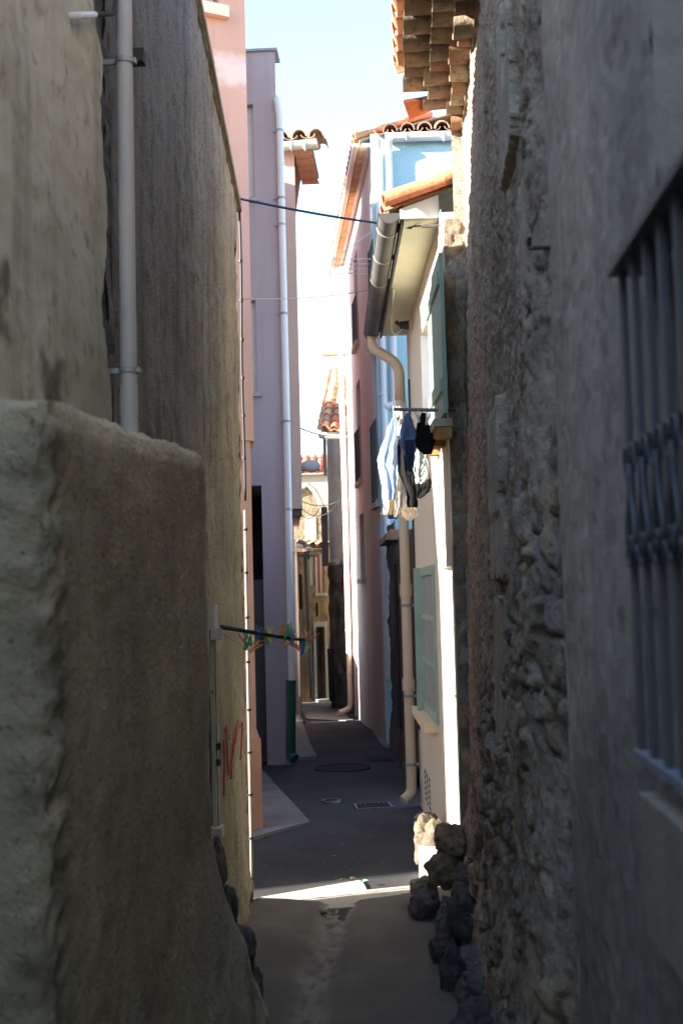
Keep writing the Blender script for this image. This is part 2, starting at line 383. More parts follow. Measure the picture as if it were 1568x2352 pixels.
def grate(name, pix, label, cat, m):
    pts = [gnd(x, y) for x, y in pix]; c = sum(pts, Vector())/4; z = gz(c.y); t = thing(name, (c.x, c.y, z), label, cat)
    mb = MB(); mb.prism([(p.x,p.y) for p in pts], lambda x,y: gz(y)-.02, lambda x,y: gz(y)+.006); mb.build('frame', m, t)
    mb = MB(); a, b, cc, d = pts
    nx_, ny_ = 42, 24; f = lambda u, v: (a.lerp(b, u)).lerp(d.lerp(cc, u), v); vs = []
    for i in range(nx_+1):
        for j in range(ny_+1):
            p = f(.05+.9*i/nx_, .08+.84*j/ny_); vs.append((p.x, p.y, gz(p.y)+.0065+(.006 if i%6 in (2,3,4) and j%6 in (2,3,4) else 0)))
    mb.add(vs, [(i*(ny_+1)+j,(i+1)*(ny_+1)+j,(i+1)*(ny_+1)+j+1,i*(ny_+1)+j+1) for i in range(nx_) for j in range(ny_)])
    mb.build('tread', M['plate'], t)
grate('drain_cover', [(818,1859),(904,1855),(893,1843),(812,1847)], 'rectangular pale drain cover in the asphalt before the cream house', 'drain cover', M['plate2'])
grate('drain_grate', [(848,1749),(904,1748),(900,1741),(842,1742)], 'narrow rectangular drain grate far down the street', 'drain cover', M['plate'])

def scrap(name, px, py, m, label, cat, r, n=7, up=.02, group=None):
    p = gnd(px, py); p.z += up; mb = MB(); vs = [p+Vector((r*math.cos(2*math.pi*k/n)*random.uniform(.6,1.1), r*.7*math.sin(2*math.pi*k/n)*random.uniform(.6,1.1), random.uniform(0,.012))) for k in range(n)]
    mb.slab(vs, (0,0,.002)); return tag(mb.build(name, m), label, cat, group)
scrap('dead_leaf', 786, 2029, plain('leaf_brown',(.12,.07,.035),.9), 'brown dead leaf on the pale concrete strip', 'leaf', .022)
scrap('dead_leaf', 811, 2026, plain('leaf_dark',(.07,.045,.03),.9), 'darker curled dead leaf on the pale concrete strip, right of the brown one', 'leaf', .024)
scrap('paper_scrap', 838, 2034, plain('scrap_blue',(.22,.52,.58),.8), 'turquoise scrap at right end of the pale concrete strip', 'litter', .022)
scrap('paper_scrap', 593, 2088, plain('scrap_teal',(.12,.32,.33),.8), 'small teal scrap on the path by the roughcast house corner', 'litter', .018, up=.045)
p = gnd(742, 2106); mb = MB()
for k in range(26):
    a_ = random.random()*2*math.pi; l_ = random.uniform(.015,.04); q = p+Vector((random.uniform(-.02,.02), random.uniform(-.012,.012), .012)); d_ = Vector((math.cos(a_)*l_, math.sin(a_)*l_, random.uniform(.01,.03))); w_ = Vector((-math.sin(a_),math.cos(a_),0))*.004
    mb.add([q-w_, q+w_, q+d_], [(0,1,2)])
tag(mb.build('weed', plain('weed_green',(.07,.11,.035),.9)), 'small green weed at the head of the path channel', 'plant')

# ================================================================== LEFT FOREGROUND
# --- low rendered wall
LX, LY0, LY1 = -.60, 1.98, 3.62
path = []
def lw():
    P = []
    for i in range(26): P.append((Vector((-3.2 + (LX-.03+3.2)*(1-(1-i/26)**1.8), LY0)), Vector((0,-1))))
    for k in range(12):
        a = -math.pi/2 + math.pi/2*(k/11); P.append((Vector((LX-.03+.03*math.cos(a), LY0+.03+.03*math.sin(a))), Vector((math.cos(a), math.sin(a)))))
    for i in range(1, 130): P.append((Vector((LX, LY0+.03+(LY1-LY0-.08)*i/129)), Vector((1,0))))
    for k in range(8):
        a = math.pi/2*(k/7); P.append((Vector((LX-.05+.05*math.cos(a), LY1-.05+.05*math.sin(a))), Vector((math.cos(a), math.sin(a)))))
    for i in range(1, 12): P.append((Vector((LX-.05-.4*i/11, LY1)), Vector((0,1))))
    return P
path = lw(); NZ = 150; TOPN = 14
def lowtop(p): return 2.042 + .052*(p.y-LY0) + .010*fbm(p.x*3, p.y*3, 9)
def lowz(i):
    t = lowtop(path[i][0]); return [t*j/NZ for j in range(NZ)] + [t]*TOPN
def lowpos(i, j, p, n, z):
    if j < NZ:
        x, y = p; far = max(0, min(1, (y-2.7)/.85))
        d = .009*fbm(x*3+z*.5, y*3, z*2.5, 4) + .0035*fbm(x*16, y*16, z*16, 3) + .0018*fbm(x*45, y*45, z*45, 2)
        c = math.exp(-((x-LX)**2+(y-LY0)**2)/.008); d += c*(.016*(fbm(x*22,y*22,z*24,3)-.2) - .03*max(0,fbm(x*13+5,y*13,z*15,3)-.12))
        d += .13*max(0,(1.0-z)/.54)**1.2*far*(1+.35*fbm(x*4,y*5,z*5))
        e = (z - lowtop(p)) ; d -= .014*math.exp(e/.018)
        return Vector((x+n.x*d, y+n.y*d, z))
    k = (j-NZ)/(TOPN-1); x, y = p; d = -.014 - .30*k
    return Vector((x+n.x*d, y+n.y*d, z + .006 - .05*k*k + .006*fbm(x*12+n.x*d*12, y*12+n.y*d*12, 3)*(1-k)))
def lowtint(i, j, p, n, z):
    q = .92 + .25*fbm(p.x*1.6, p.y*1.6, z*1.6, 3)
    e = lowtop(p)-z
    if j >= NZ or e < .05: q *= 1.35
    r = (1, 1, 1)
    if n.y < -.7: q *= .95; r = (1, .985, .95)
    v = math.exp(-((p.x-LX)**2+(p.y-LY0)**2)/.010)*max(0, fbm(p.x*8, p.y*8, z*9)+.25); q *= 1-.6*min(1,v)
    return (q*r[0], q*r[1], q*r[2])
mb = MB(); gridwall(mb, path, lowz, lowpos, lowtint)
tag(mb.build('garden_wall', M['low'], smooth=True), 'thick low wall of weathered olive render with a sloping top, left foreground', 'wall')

# --- plaster house
PX = -.90
t = thing('plaster_house', (PX-1, 2.9, 0), 'old house with pale flaking plaster and dark backing, left above the low wall', 'house')
mb = MB()
n1 = 60; pth = [(Vector((PX, 2.04 + (3.66-2.04)*i/n1)), Vector((1,0))) for i in range(n1+1)]
PHT = 4.35; zz = [-.1 + (PHT+.1)*j/110 for j in range(111)]
gridwall(mb, pth, lambda i: zz, lambda i,j,p,n,z: Vector((p.x + .015*fbm(p.y*7, z*7, 2) - .004, p.y, z)), lambda i,j,p,n,z: (1,1,1))
mb.add([(PX,2.04,-.1),(-5,2.04,-.1),(-5,2.04,PHT),(PX,2.04,PHT)], [(0,1,2,3)])
mb.add([(-5,2.04,-.1),(-5,3.6,-.1),(-5,3.6,PHT),(-5,2.04,PHT)], [(3,2,1,0)])
mb.add([(PX,2.04,PHT),(-5,2.04,PHT),(-5,3.66,PHT),(PX,3.66,PHT)], [(0,1,2,3)])
mb.add([(PX,3.66,-.1),(-5,3.6,-.1),(-5,3.6,PHT),(PX,3.66,PHT)], [(3,2,1,0)])
mb.prism([(-.95,-7),(-.95,.2),(-3.3,.2),(-3.3,-7)], -.1, 3.7); mb.prism([(-3.301,-7),(-3.301,2.02),(-9,2.02),(-9,-7)], -.1, 5.2)  # unseen blocks added to keep the sun off the near walls
mb.build('wall', M['sub'], t, smooth=False)
edge = [(222,0),(225,60),(240,140),(243,200),(236,300),(237,380),(248,430),(255,520),(256,580),(247,640),(238,700),(243,760),(252,840),(262,930),(268,985)]
EP = sorted([(atX(x, y, PX+.03).z, atX(x, y, PX+.03).y) for x, y in edge])
def eY(z):
    if z <= EP[0][0]: r = EP[0][1]
    elif z >= EP[-1][0]: r = EP[-1][1]
    else:
        for (a, ya), (b, yb) in zip(EP, EP[1:]):
            if a <= z <= b: r = ya + (yb-ya)*(z-a)/(b-a); break
    return r + .02*fbm(3, z*6, 1) + .012*fbm(7, z*22, 4, 3)
NS, NZp = 110, 200; vs = []; cs = []; fs = []
st1 = atX(120, 875, PX+.03); st2 = atX(10, 650, PX+.03); st3 = atX(15, 760, PX+.03)
for j in range(NZp+1):
    z = 1.7 + (PHT-1.7)*j/NZp; ye = eY(z)
    for i in range(NS+3):
        y = 2.02 + (ye-2.02)*min(1, i/NS); d = .03 + .008*fbm(1, y*3.5, z*3.5) + .003*fbm(5, y*16, z*16)
        ed = max(0, 1-(ye-y)/.035); d -= .012*ed**2
        if i > NS: d = .03 - .035*(i-NS)/2
        vs.append((PX+d, y, z))
        q = .97 + .18*fbm(2, y*1.3, z*.9); g_ = 0
        for (s_, sy, sz, k) in ((st1, .13, .065, .75), (st2, .055, .06, .8), (st3, .08, .025, .7)):
            dd = ((y-s_.y)/sy)**2 + ((z-s_.z)/sz)**2 + 1.6*fbm(9, y*11, z*11, 5); g_ = max(g_, k*max(0, min(1, (1.6-dd)/1.6)))
        hz = max(0, min(1, (2.55-z)/.35))*.35*(.6+fbm(4, y*3, z*3))
        cs.append((q*(1-g_*.9)*(1-hz*.35), q*(1-g_*.92)*(1-hz*.42), q*(1-g_*.98)*(1-hz*.65)))
w_ = NS+3
fs = [(j*w_+i, j*w_+i+1, (j+1)*w_+i+1, (j+1)*w_+i) for j in range(NZp) for i in range(w_-1)]
mb = MB(); mb.add(vs, fs, cs); mb.build('plaster_skin', M['plaster'], t, smooth=True)

# --- roughcast house
RA, RB = (-.905, 3.60), (-.888, 6.5); rp = Plane(RA, RB)
def vtop(y): return 3.89 + .52*(6.5-y)
t = thing('roughcast_house', (-2.2, 5.5, 0), 'roughcast stained house with sloping verge of tiles, left of the passage', 'house')
mb = MB(); n1 = 130; NZr = 220
pth = []
for i in range(n1+1):
    q = rp.p(rp.L*(i/n1)**.9 - (.06 if i == n1 else 0), 0); pth.append((Vector((q.x, q.y)), Vector((rp.n.x, rp.n.y))))
for k in range(1, 8):
    a = math.pi/2*k/7; c = Vector((RB[0]-.06*rp.n.x, RB[1]-.06)) ; 
    nn = Vector((rp.n.x, rp.n.y))*math.cos(a) + Vector((-rp.n.y*0-.1, 1)).normalized()*math.sin(a)
    pth.append((c + nn*.06, nn))
pth.append((Vector((-3, 5.35)), Vector((-.4,.9)))); pth.append((Vector((-9.5, 2.55)), Vector((-.4,.9))))  # unseen end wall, slanted along the sun so light reaches the crossing
def rz(i):
    tp = vtop(pth[i][0].y if i <= n1+7 else 6.5); return [-.05 + (tp+.05)*j/NZr for j in range(NZr+1)]
def rpos(i, j, p, n, z):
    d = .012*fbm(p.x*2, p.y*2.5, z*2.5) + .010*fbm(p.x*16, p.y*16, z*14, 3) + .06*max(0, .35-z)*(1+fbm(p.x*4,p.y*6,z*4))
    if i > n1+7: d = 0
    return Vector((p.x+n.x*d, p.y+n.y*d, z))
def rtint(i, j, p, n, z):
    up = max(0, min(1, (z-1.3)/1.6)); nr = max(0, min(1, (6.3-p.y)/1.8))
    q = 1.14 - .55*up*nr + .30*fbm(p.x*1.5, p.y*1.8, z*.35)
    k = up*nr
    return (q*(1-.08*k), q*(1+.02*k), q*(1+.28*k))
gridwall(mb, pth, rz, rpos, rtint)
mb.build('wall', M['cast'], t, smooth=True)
mb = MB()   # roof deck: monopitch going down towards the crossing
dk = [(-.86, 6.5), (-.875,6.2), (-.895, 3.62), (-3,3.62), (-9,2.5), (-3,5.4)]
mb.prism([dk[0], dk[2], dk[3], dk[5]], lambda x,y: vtop(y)-.02, lambda x,y: vtop(y)+.02)
mb.build('roof_deck', M['mortar'], t)
mb = MB(); y = 6.56; vdir = Vector((-.03, -1, .25)).normalized(); k = 0
while y > 4.6:
    X0 = rp.p((y-3.6)/rp.u.y, 0).x
    p = Vector((X0 + .022 + random.uniform(-.004,.004), y, vtop(y)+.012))
    dirn = Vector((rp.u.x*-1, -1, .52-.10)).normalized(); wv = Vector((-.32, .03, 0)); up = Vector((0,0,.016))
    q = random.uniform(.6,.9); mb.obox(p, dirn*.27, wv, up, (q*.8,q*.7,q*.6)); y -= .17+random.uniform(-.012,.012)
mb.build('verge_tile', M['tile'], t)
# moss-grown mortar fillet under the tiles
mb = MB(); pts = []
for i in range(40):
    y = 6.5 - 2.0*i/39; X0 = rp.p((y-3.6)/rp.u.y, 0).x; pts.append((X0-.002, y, vtop(y)-.008+.008*fbm(0,y*12,0)))
mb.tube(pts, [.017+.008*fbm(3,q[1]*10,1) for q in pts], 8); mb.build('mortar_fillet', mat('mossy_mortar', (.33,.27,.13), (.2,.17,.09), sc=18, bump=1, bsc=60), t, smooth=True)
# graffiti: brush strokes of red paint, part of the wall
mb = MB()
def stroke(pix, w):
    P = [rp.p(*rp.sz(x, y), .014) for x, y in pix]
    mb.tube(bend(P, .03, 3), [w*(.7+.5*random.random()) for _ in bend(P, .03, 3)], 6)
for pix, w in [([(512,1672),(516,1735),(518,1782),(524,1760),(535,1700),(540,1655)], .0045), ([(545,1672),(551,1655),(548,1720),(546,1745)], .004), ([(536,1668),(528,1720),(524,1790)], .004), ([(508,1700),(509,1740),(507,1830)], .0035), ([(509,1680),(514,1660),(520,1700)],.003)]: stroke(pix, w)
mb.build('graffiti', M['graf'], t, smooth=True)

# --- downpipe on the plaster house
c0 = atX(284, 0, PX+.075); PY = c0.y
t = thing('downpipe', (PX+.075, PY, 2.0), 'grey white plastic downpipe beside the flaking plaster', 'downpipe')
mb = MB(); mb.tube([(PX+.075, PY, -.0), (PX+.075, PY, 2.35)], .0275, 20); mb.tube([(PX+.075, PY, 2.35), (PX+.075, PY, 2.36), (PX+.075, PY, 4.5)], .0255, 20); mb.build('pipe', M['pvcold'], t, auto=40)
for py in (145, 845):
    z = atX(288, py, PX+.075).z; mb = MB(); mb.tube([(PX+.075, PY, z-.008), (PX+.075, PY, z+.008)], .0295, 20)
    mb.box((PX-.02, PY-.004, z-.008), (PX+.06, PY+.004, z+.008)); mb.box((PX+.098, PY-.010, z-.008), (PX+.112, PY+.010, z+.008)); mb.build('pipe_clip', M['zinc'], t, auto=40)
z = atX(292, 930, PX+.075).z; mb = MB(); mb.tube([(PX+.075, PY, z-.03), (PX+.075, PY, z+.03)], .0285, 20); mb.build('socket', M['pvcold'], t, auto=40)
# iron hook with white sleeve
a = atX(183, 35, PX+.06); b = atX(262, 32, PX+.06); c = atX(268, -20, PX+.06)
t = thing('wall_hook', a, 'rusty iron hook with white end beside top of the grey white downpipe', 'hook')
mb = MB(); mb.tube(bend([a.lerp(b,.4), b, c], .03), .007, 8); mb.build('hook', M['rust'], t, smooth=True)
mb = MB(); mb.tube([a - Vector((.06,0,0)), a, a.lerp(b,.42)], .009, 8); mb.build('sleeve', M['white'], t, auto=40)
# iron stub in the roughcast
a = atX(318, 125, -.86)
mb = MB(); mb.obox(a-Vector((.05,.02,.03)), (.07,0,0), (0,.05,0), (0,.012,.05)); tag(mb.build('iron_anchor', M['rust']), 'small dark iron anchor in the roughcast behind the downpipe', 'anchor')

# --- bleached timber frame with the airer pole
FY = 5.05
def fb(mb, x0, y0, x1, y1, Y0, dY=.03):
    a = at(x0, y1, Y0); b = at(x1, y1, Y0); c = at(x0, y0, Y0); mb.obox(a, (b.x-a.x,0,0), (0,dY,0), (0,0,c.z-a.z)); return mb
base = at(495, 1970, FY)
t = thing('timber_frame', base, 'bleached timber and black strip frame of an open shutter on the roughcast wall', 'shutter frame')
mb = MB(); fb(mb, 483,1389,497,1444, FY, .05); mb.build('post', M['wood'], t)
mb = MB(); fb(mb, 490,1470,499,1910, FY, .05); mb.build('post', M['wood'], t)
mb = MB(); fb(mb, 486,1925,497,1972, FY, .04); mb.build('post', M['wood'], t)
mb = MB(); fb(mb, 499,1390,504,1972, FY+.02, .03); mb.build('edge_strip', M['black'], t)
mb = MB(); fb(mb, 483,1446,489,1590, FY+.01, .03); mb.build('edge_strip', M['black'], t)
for yy in (1443, 1903):
    mb = MB(); fb(mb, 483,yy,508,yy+27, FY-.03, .09); mb.build('bracket', M['wood'], t)
mb = MB(); mb.tube([at(476,1592,FY-.01), at(482,1586,FY-.01), at(490,1588,FY)], .008, 8); mb.build('latch', M['metal'], t, smooth=True)
mb = MB(); fb(mb, 472,1600,488,1900, FY+.06, .04); mb.build('board', M['dwood'], t)
for yy in (1708, 1745, 1908):
    mb = MB(); fb(mb, 496,yy,506,yy+14, FY-.005, .03); mb.build('hinge', M['rust'], t)
PA = at(508,1440,FY-.0); PBm = at(655,1465,5.35); PBe = at(702,1470,5.5)
mb = MB(); mb.tube([PA, PBm, PBe], [.009,.0085,.007], 10)
t = tag(mb.build('airer_pole', plain('dark_green_pole', (.02,.045,.03), .4), smooth=True), 'dark green airer pole sticking out of the timber frame', 'pole')
strp = [at(x, y, Y) for x, y, Y in ((506,1452,5.06),(535,1470,5.12),(562,1486,5.17),(590,1474,5.23),(620,1470,5.28),(650,1474,5.34),(680,1482,5.43),(712,1476,5.53))]
mb = MB(); mb.tube(strp, .0018, 6); tag(mb.build('airer_string', plast('pinkstring', (.6,.2,.22))), 'thin pink string looped below the dark green pole', 'string')
PEG = {'orange': (.95,.30,.07), 'blue': (.08,.24,.62), 'green': (.06,.50,.24), 'red': (.80,.10,.09), 'yellow': (.9,.68,.15), 'white': (.8,.78,.72)}
PEGM = {k: plast(k, v) for k, v in PEG.items()}
def pegmesh(col):
    mb = MB()
    for s in (-1, 1):
        mb.obox((s*.0035-.004, -.005, -.036), (.006,0,0), (0,.010,0), (s*.002,0,.036)); mb.obox((s*.0055-.004, -.005, 0), (.006,0,0), (0,.010,0), (s*.007,0,.034))
    mb.tube([(-.008,0,.002),(.008,0,.002)], .004, 8); return mb
PEGS = {}
def peg(px, py, Y, col, ang, label, group, twist=0.0, sc=1.0):
    if col not in PEGS: o = PEGS[col] = pegmesh(col).build('clothes_peg', PEGM[col])
    else: o = PEGS[col].copy(); COL.objects.link(o)
    o.location = at(px, py, Y); o.rotation_euler = (0, ang, twist); o.scale = (sc*.95,)*3; tag(o, label, 'clothes peg', group); return o
GP = 'coloured pegs on the airer pole'
for px, py, Y, c, a in [(563,1494,5.16,'green',.3),(568,1486,5.17,'red',-.4),(573,1498,5.18,'orange',.9),(577,1484,5.19,'green',-.2),(588,1473,5.22,'blue',.25),(591,1482,5.23,'yellow',-.1),(617,1472,5.28,'yellow',.12),(621,1478,5.285,'yellow',-.15),(614,1480,5.28,'green',.1),(641,1466,5.33,'orange',.5),(653,1474,5.35,'orange',.1),(657,1480,5.36,'yellow',-.1),(649,1470,5.34,'green',.5),(668,1478,5.39,'blue',.15),(664,1468,5.38,'green',-.2),(673,1486,5.41,'orange',-.15),(678,1468,5.43,'orange',-.5),(676,1462,5.42,'green',-.4),(686,1489,5.45,'orange',-1.0),(693,1495,5.47,'orange',-.9),(697,1500,5.48,'green',.15),(704,1484,5.51,'orange',-.2),(700,1478,5.49,'orange',.2),(708,1490,5.52,'yellow',-.4),(711,1478,5.53,'red',.6),(701,1498,5.5,'green',-.15),(692,1505,5.47,'blue',.1)]:
    peg(px, py, Y, c, a, f'{c} plastic clothes peg clipped along the dark green airer pole', GP, random.uniform(-.5,.5))

# --- cable bracket, cable and conduit at the roughcast corner
cx = lambda y, dx=0: (548 + (y-455)*.0188 + dx)
CYp = 6.56
a = at(540,448,CYp); b = at(549,448,CYp); c = at(550,460,CYp)
t = thing('cable_bracket', a, 'black cable bracket at top corner of the roughcast house', 'bracket')
mb = MB(); mb.tube(bend([a-Vector((.06,0,0)), b, c, at(550,470,CYp)], .01), .006, 8); mb.build('hook', M['rust'], t, smooth=True)
mb = MB(); fb(mb, 541,452,551,462, CYp-.02, .05); mb.build('anchor_block', M['black'], t)
t = thing('wall_cable', at(575,2060,CYp), 'black cable entering a white conduit down the roughcast house corner', 'cable')
pts = [at(551,462,CYp)] + [at(cx(y, 1.5+1.2*math.sin(y*.013)), y, CYp) for y in range(490, 1180, 30)]
mb = MB(); mb.tube(pts, .0075, 8); mb.build('cable', M['black'], t, smooth=True)
mb = MB(); mb.tube([at(cx(y, 1), y, CYp) for y in (1172,1300,1500,1700,1900,2062)], .0085, 10); mb.build('conduit', plain('cream_conduit',(.36,.32,.26),.6), t, smooth=True)
for y in (600, 690, 780, 868, 955, 1052):
    mb = MB(); p = at(cx(y, 1.5), y, CYp); mb.tube([p-Vector((0,0,.008)), p+Vector((0,0,.008))], .012, 8); mb.build('clip', M['black'], t)
for y in (1216,1315,1418,1520,1630,1728,1825,1925,2017):
    mb = MB(); p = at(cx(y, 1), y, CYp); mb.tube([p-Vector((0,0,.006)), p+Vector((0,0,.006))], .0155, 10); mb.box((p.x-.03,p.y-.004,p.z-.006),(p.x,p.y+.004,p.z+.006)); mb.build('clip', M['black'], t)

# ================================================================== RIGHT FOREGROUND
RX = .344
# --- grille house
GW = Plane((RX, -1.6), (RX, 2.62))
t = thing('grille_house', (RX+1, .5, 0), 'grey rendered house with barred window, right foreground', 'house')
mb = MB(); wn = (1.45, 3.13, 1.50, 3.4)    # s range -> Y -0.15 .. 1.53 : window recess
n1 = 150; zz = [-.05 + 6.05*j/200 for j in range(201)]
h0, h1 = wn[2], wn[3]; GT = 4.5
def gpos(y, z): return RX - .006*fbm(2, y*5, z*5) - .012*max(0,(1.1-z))*(.5+fbm(1, y*6, z*6)) - .004*fbm(6, y*20, z*20)
def gsheet(y0, y1, z0, z1, ny, nz):
    vs = []; cs = []
    for i in range(ny+1):
        for j in range(nz+1):
            y = y0+(y1-y0)*i/ny; z = z0+(z1-z0)*j/nz; vs.append((gpos(y,z), y, z))
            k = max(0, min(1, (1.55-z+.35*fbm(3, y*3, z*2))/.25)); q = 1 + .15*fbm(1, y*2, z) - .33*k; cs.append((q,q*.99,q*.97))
    mb.add(vs, [(i*(nz+1)+j, (i+1)*(nz+1)+j, (i+1)*(nz+1)+j+1, i*(nz+1)+j+1) for i in range(ny) for j in range(nz)], cs)
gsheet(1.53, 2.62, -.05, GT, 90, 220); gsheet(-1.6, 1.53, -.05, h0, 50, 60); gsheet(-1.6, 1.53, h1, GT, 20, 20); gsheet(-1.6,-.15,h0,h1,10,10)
mb.add([(RX,1.53,h0),(RX+.14,1.53,h0),(RX+.14,1.53,h1),(RX,1.53,h1),(RX,-.15,h0),(RX+.14,-.15,h0),(RX+.14,-.15,h1),(RX,-.15,h1)], [(0,1,2,3),(4,7,6,5),(0,4,5,1),(3,2,6,7)])
mb.add([(RX,2.62,-.05),(3,2.62,-.05),(3,2.62,GT),(RX,2.62,GT),(RX,-1.6,-.05),(3,-1.6,-.05),(3,-1.6,GT),(RX,-1.6,GT)], [(0,1,2,3),(4,7,6,5),(3,2,6,7),(1,5,6,2)])
mb.build('wall', M['gwall'], t, smooth=False)
mb = MB(); mb.box((RX+.14,-.15,h0),(RX+.16,1.53,h1)); mb.build('window_shutter', plain('blue_grey_shutter', (.05,.056,.062), .6), t)
p0 = atX(1472,1818,RX-.05)
mb = MB(); mb.box((RX-.055, .1, p0.z-.17), (RX+.02, p0.y, p0.z), (.72,.7,.66)); mb.build('window_sill', M['gwall'], t)
# grille
GX = RX - .04
a = atX(1416,632,GX); zt = a.z; y1 = a.y; zb = atX(1466,1722,GX).z
t = thing('window_grille', (GX, y1-.5, zb), 'blue grey iron window grille with scrolls, on the right foreground wall', 'window grille')
mb = MB(); mb.box((GX-.012,.15,zt),(RX+.01,y1+.012,zt+.012)); mb.build('top_rail', M['iron'], t)
mb = MB(); mb.box((GX-.006,.15,zb-.012),(GX+.012,y1,zb)); mb.build('bottom_rail', M['metal'] if False else plain('worn_rail',(.25,.27,.29),.5), t)
bw = .0068; ysb = []
yb = y1-.008
while yb > .3: ysb.append(yb); yb -= .083
zc1 = atX(1500,1060,GX).z; zc2 = atX(1500,1270,GX).z
for k, yb in enumerate(ysb):
    mb = MB(); mb.box((GX, yb-bw, zb), (GX+.010, yb+bw, zt)); mb.build('bar', M['iron'], t)
for k, yb in enumerate(ysb[:-1]):
    mb = MB(); ym = yb-.0415
    # opposed C scrolls between two bars, closed by a pointed lyre
    for s in (-1, 1):
        pts = []
        for q in range(15):
            aa = math.pi*1.5*q/14; rr = .019*(1-.45*q/14); pts.append((GX-.004, ym + s*(.019 - rr*math.cos(aa))*1.0, zc1+.012+rr*1.5*math.sin(aa)))
        mb.tube(pts, .0024, 6)
        pts = [(GX-.004, ym+s*.0, zc1+.012), (GX-.004, ym+s*.006, zc1-.03), (GX-.004, ym+s*.024, zc1-.07), (GX-.004, ym+s*.026, zc1-.10), (GX-.004, ym+s*.008, zc2+.03), (GX-.004, ym+s*.002, zc2)]
        mb.tube(bend(pts, .02, 4), [.0024+.0022*math.sin(math.pi*q/(len(bend(pts,.02,4))-1)) for q in range(len(bend(pts,.02,4)))], 6)
        pts = [(GX-.004, ym+s*(.020-.012*math.cos(math.pi*1.4*q/9)), zc2+.0+.014*math.sin(math.pi*1.4*q/9)) for q in range(10)]; mb.tube(pts, .0028, 6)
    mb.build('scroll', M['iron'], t, smooth=True)

# --- stone house
t = thing('stone_house', (RX+1.5, 4.6, 0), 'rubble stone house with tiled eave, right wall of the passage', 'house')
mb = MB(); NY, NZs = 330, 400; Y0s, Y1s = 2.60, 6.60
ZT = 4.32
rects = []   # cement repairs, plus deep slits with shade painted into the tint: (y0,y1,z0,z1,depth)
for x0, y0, x1, y1, dp in [(1140,-60,1176,410,.022), (1150,-60,1164,170,-.10), (1136,925,1164,1330,.040), (1140,1180,1178,1330,.034), (1147,1380,1182,1700,.022), (1148,1335,1168,1372,-.09), (1203,380,1222,800,.018)]:
    p = atX(x0, (y0+y1)/2, RX); q = atX(x1, (y0+y1)/2, RX); u = atX((x0+x1)/2, y0, RX); v = atX((x0+x1)/2, y1, RX); rects.append((q.y, p.y, v.z, u.z, dp))
def cell(y, z, s):
    d, p = noise.voronoi(Vector((3.3, y*s, z*s*1.25)), distance_metric='DISTANCE', exponent=2.5); return d[0], d[1], noise.cell_vector(p[0]*6.985)
vs = []; cs = []
pal = [(1,.96,.9),(.82,.8,.78),(1.1,1.02,.92),(.72,.68,.64),(.95,.85,.72),(.88,.9,.95)]
for i in range(NY+1):
    y = Y0s * (Y1s/Y0s)**(i/NY)
    for j in range(NZs+1):
        z = -.05 + (ZT+.05)*j/NZs
        wv = Vector((y + .05*fbm(1,y*5,z*5,3), z + .05*fbm(8,y*5,z*5,3)))
        low = max(0, min(1, (2.35 - z - .45*(y-3.0) + .5*fbm(1, y*1.5, z*1.5))/.5))   # exposed big stones low and near
        edge_ = max(0, min(1, (3.25-y+.3*fbm(6,0,z*3))/.3))*max(0, min(1, (4.3-z)/1.8)); low = max(low, edge_*.45)
        sz_ = 6.2 if noise.noise(Vector((5, y*1.1, z*1.1))) > .0 else 10.5
        d1, d2, h = cell(wv.x, wv.y, sz_); b1, b2, hb = cell(wv.x+9, wv.y, 19)
        st = min(1, (d2-d1)/.16)
        big = (st**.7)*.038 + .030*h.x - .012 + .010*fbm(11, y*14+h.x*9, z*14+h.y*9, 3)
        mo = max(0, min(1, (fbm(13, y*2.6, z*2.6) - .05)/.15)); big = big*(1-.75*mo) + .022*mo
        sml = min(1, (b2-b1)/.35)*.010 + .010*fbm(4, y*9, z*9)
        d = low*big + (1-low)*sml*.85 + .5*low*sml + .006*fbm(2, y*40, z*40, 3) + .02*fbm(5, y*1.2, z*1.2)
        d += .05*max(0, .7-z)
        eb = max(0, min(1, (y-2.62)/.22)); d = d*(.25+.75*eb) - .035*(1-eb)
        hole = noise.noise(Vector((7, y*5, z*4))); d -= low*.11*max(0, hole-.42)/.3
        k = int((h.y*.5+.5)*5.99) ; c = pal[max(0,min(5,k))]
        q = .55 + .45*max(st, mo) if low > .3 else .92+.25*(min(1,(b2-b1)/.3)-.6)
        q *= (1 + .2*fbm(3, y*2, z*2))*(1 + low*(1-mo)*.45*h.z + (1-low)*.22*hb.x); q *= 1 + .25*mo*low; cc = [1+(c[m]*.95-1)*low*(1-.7*mo) for m in range(3)]
        if low < .3: cc = [1.0, .97, .95]
        for (ya, yb, za, zb_, dp) in rects:
            w_ = .02*fbm(5, y*8, z*8)
            if ya+w_ < y < yb+w_ and za+w_ < z < zb_+w_:
                d = dp + .002*fbm(1,y*20,z*20); q = (1.35 + .2*fbm(1,y*5,z*3)) if dp > -.05 else .35; cc = [.95,1.0,1.0]
        vs.append((RX-d+.021*(z-1.3)*max(0,min(1,(y-2.62)/2.2)), y, z)); cs.append((cc[0]*q, cc[1]*q, cc[2]*q))
w_ = NZs+1
mb.add(vs, [(i*w_+j, (i+1)*w_+j, (i+1)*w_+j+1, i*w_+j+1) for i in range(NY) for j in range(NZs)], cs)
mb.add([(RX-.01,Y1s,-.05),(4,Y1s,-.05),(4,Y1s,ZT),(RX-.01,Y1s,ZT)], [(3,2,1,0)])
mb.add([(RX+.06,Y0s,-.05),(4,Y0s,-.05),(4,Y0s,ZT),(RX+.06,Y0s,ZT)], [(0,1,2,3)])
mb.add([(4,Y0s,-.05),(4,Y1s,-.05),(4,Y1s,ZT),(4,Y0s,ZT)], [(0,1,2,3)])
mb.build('wall', M['rubble'], t, smooth=True)
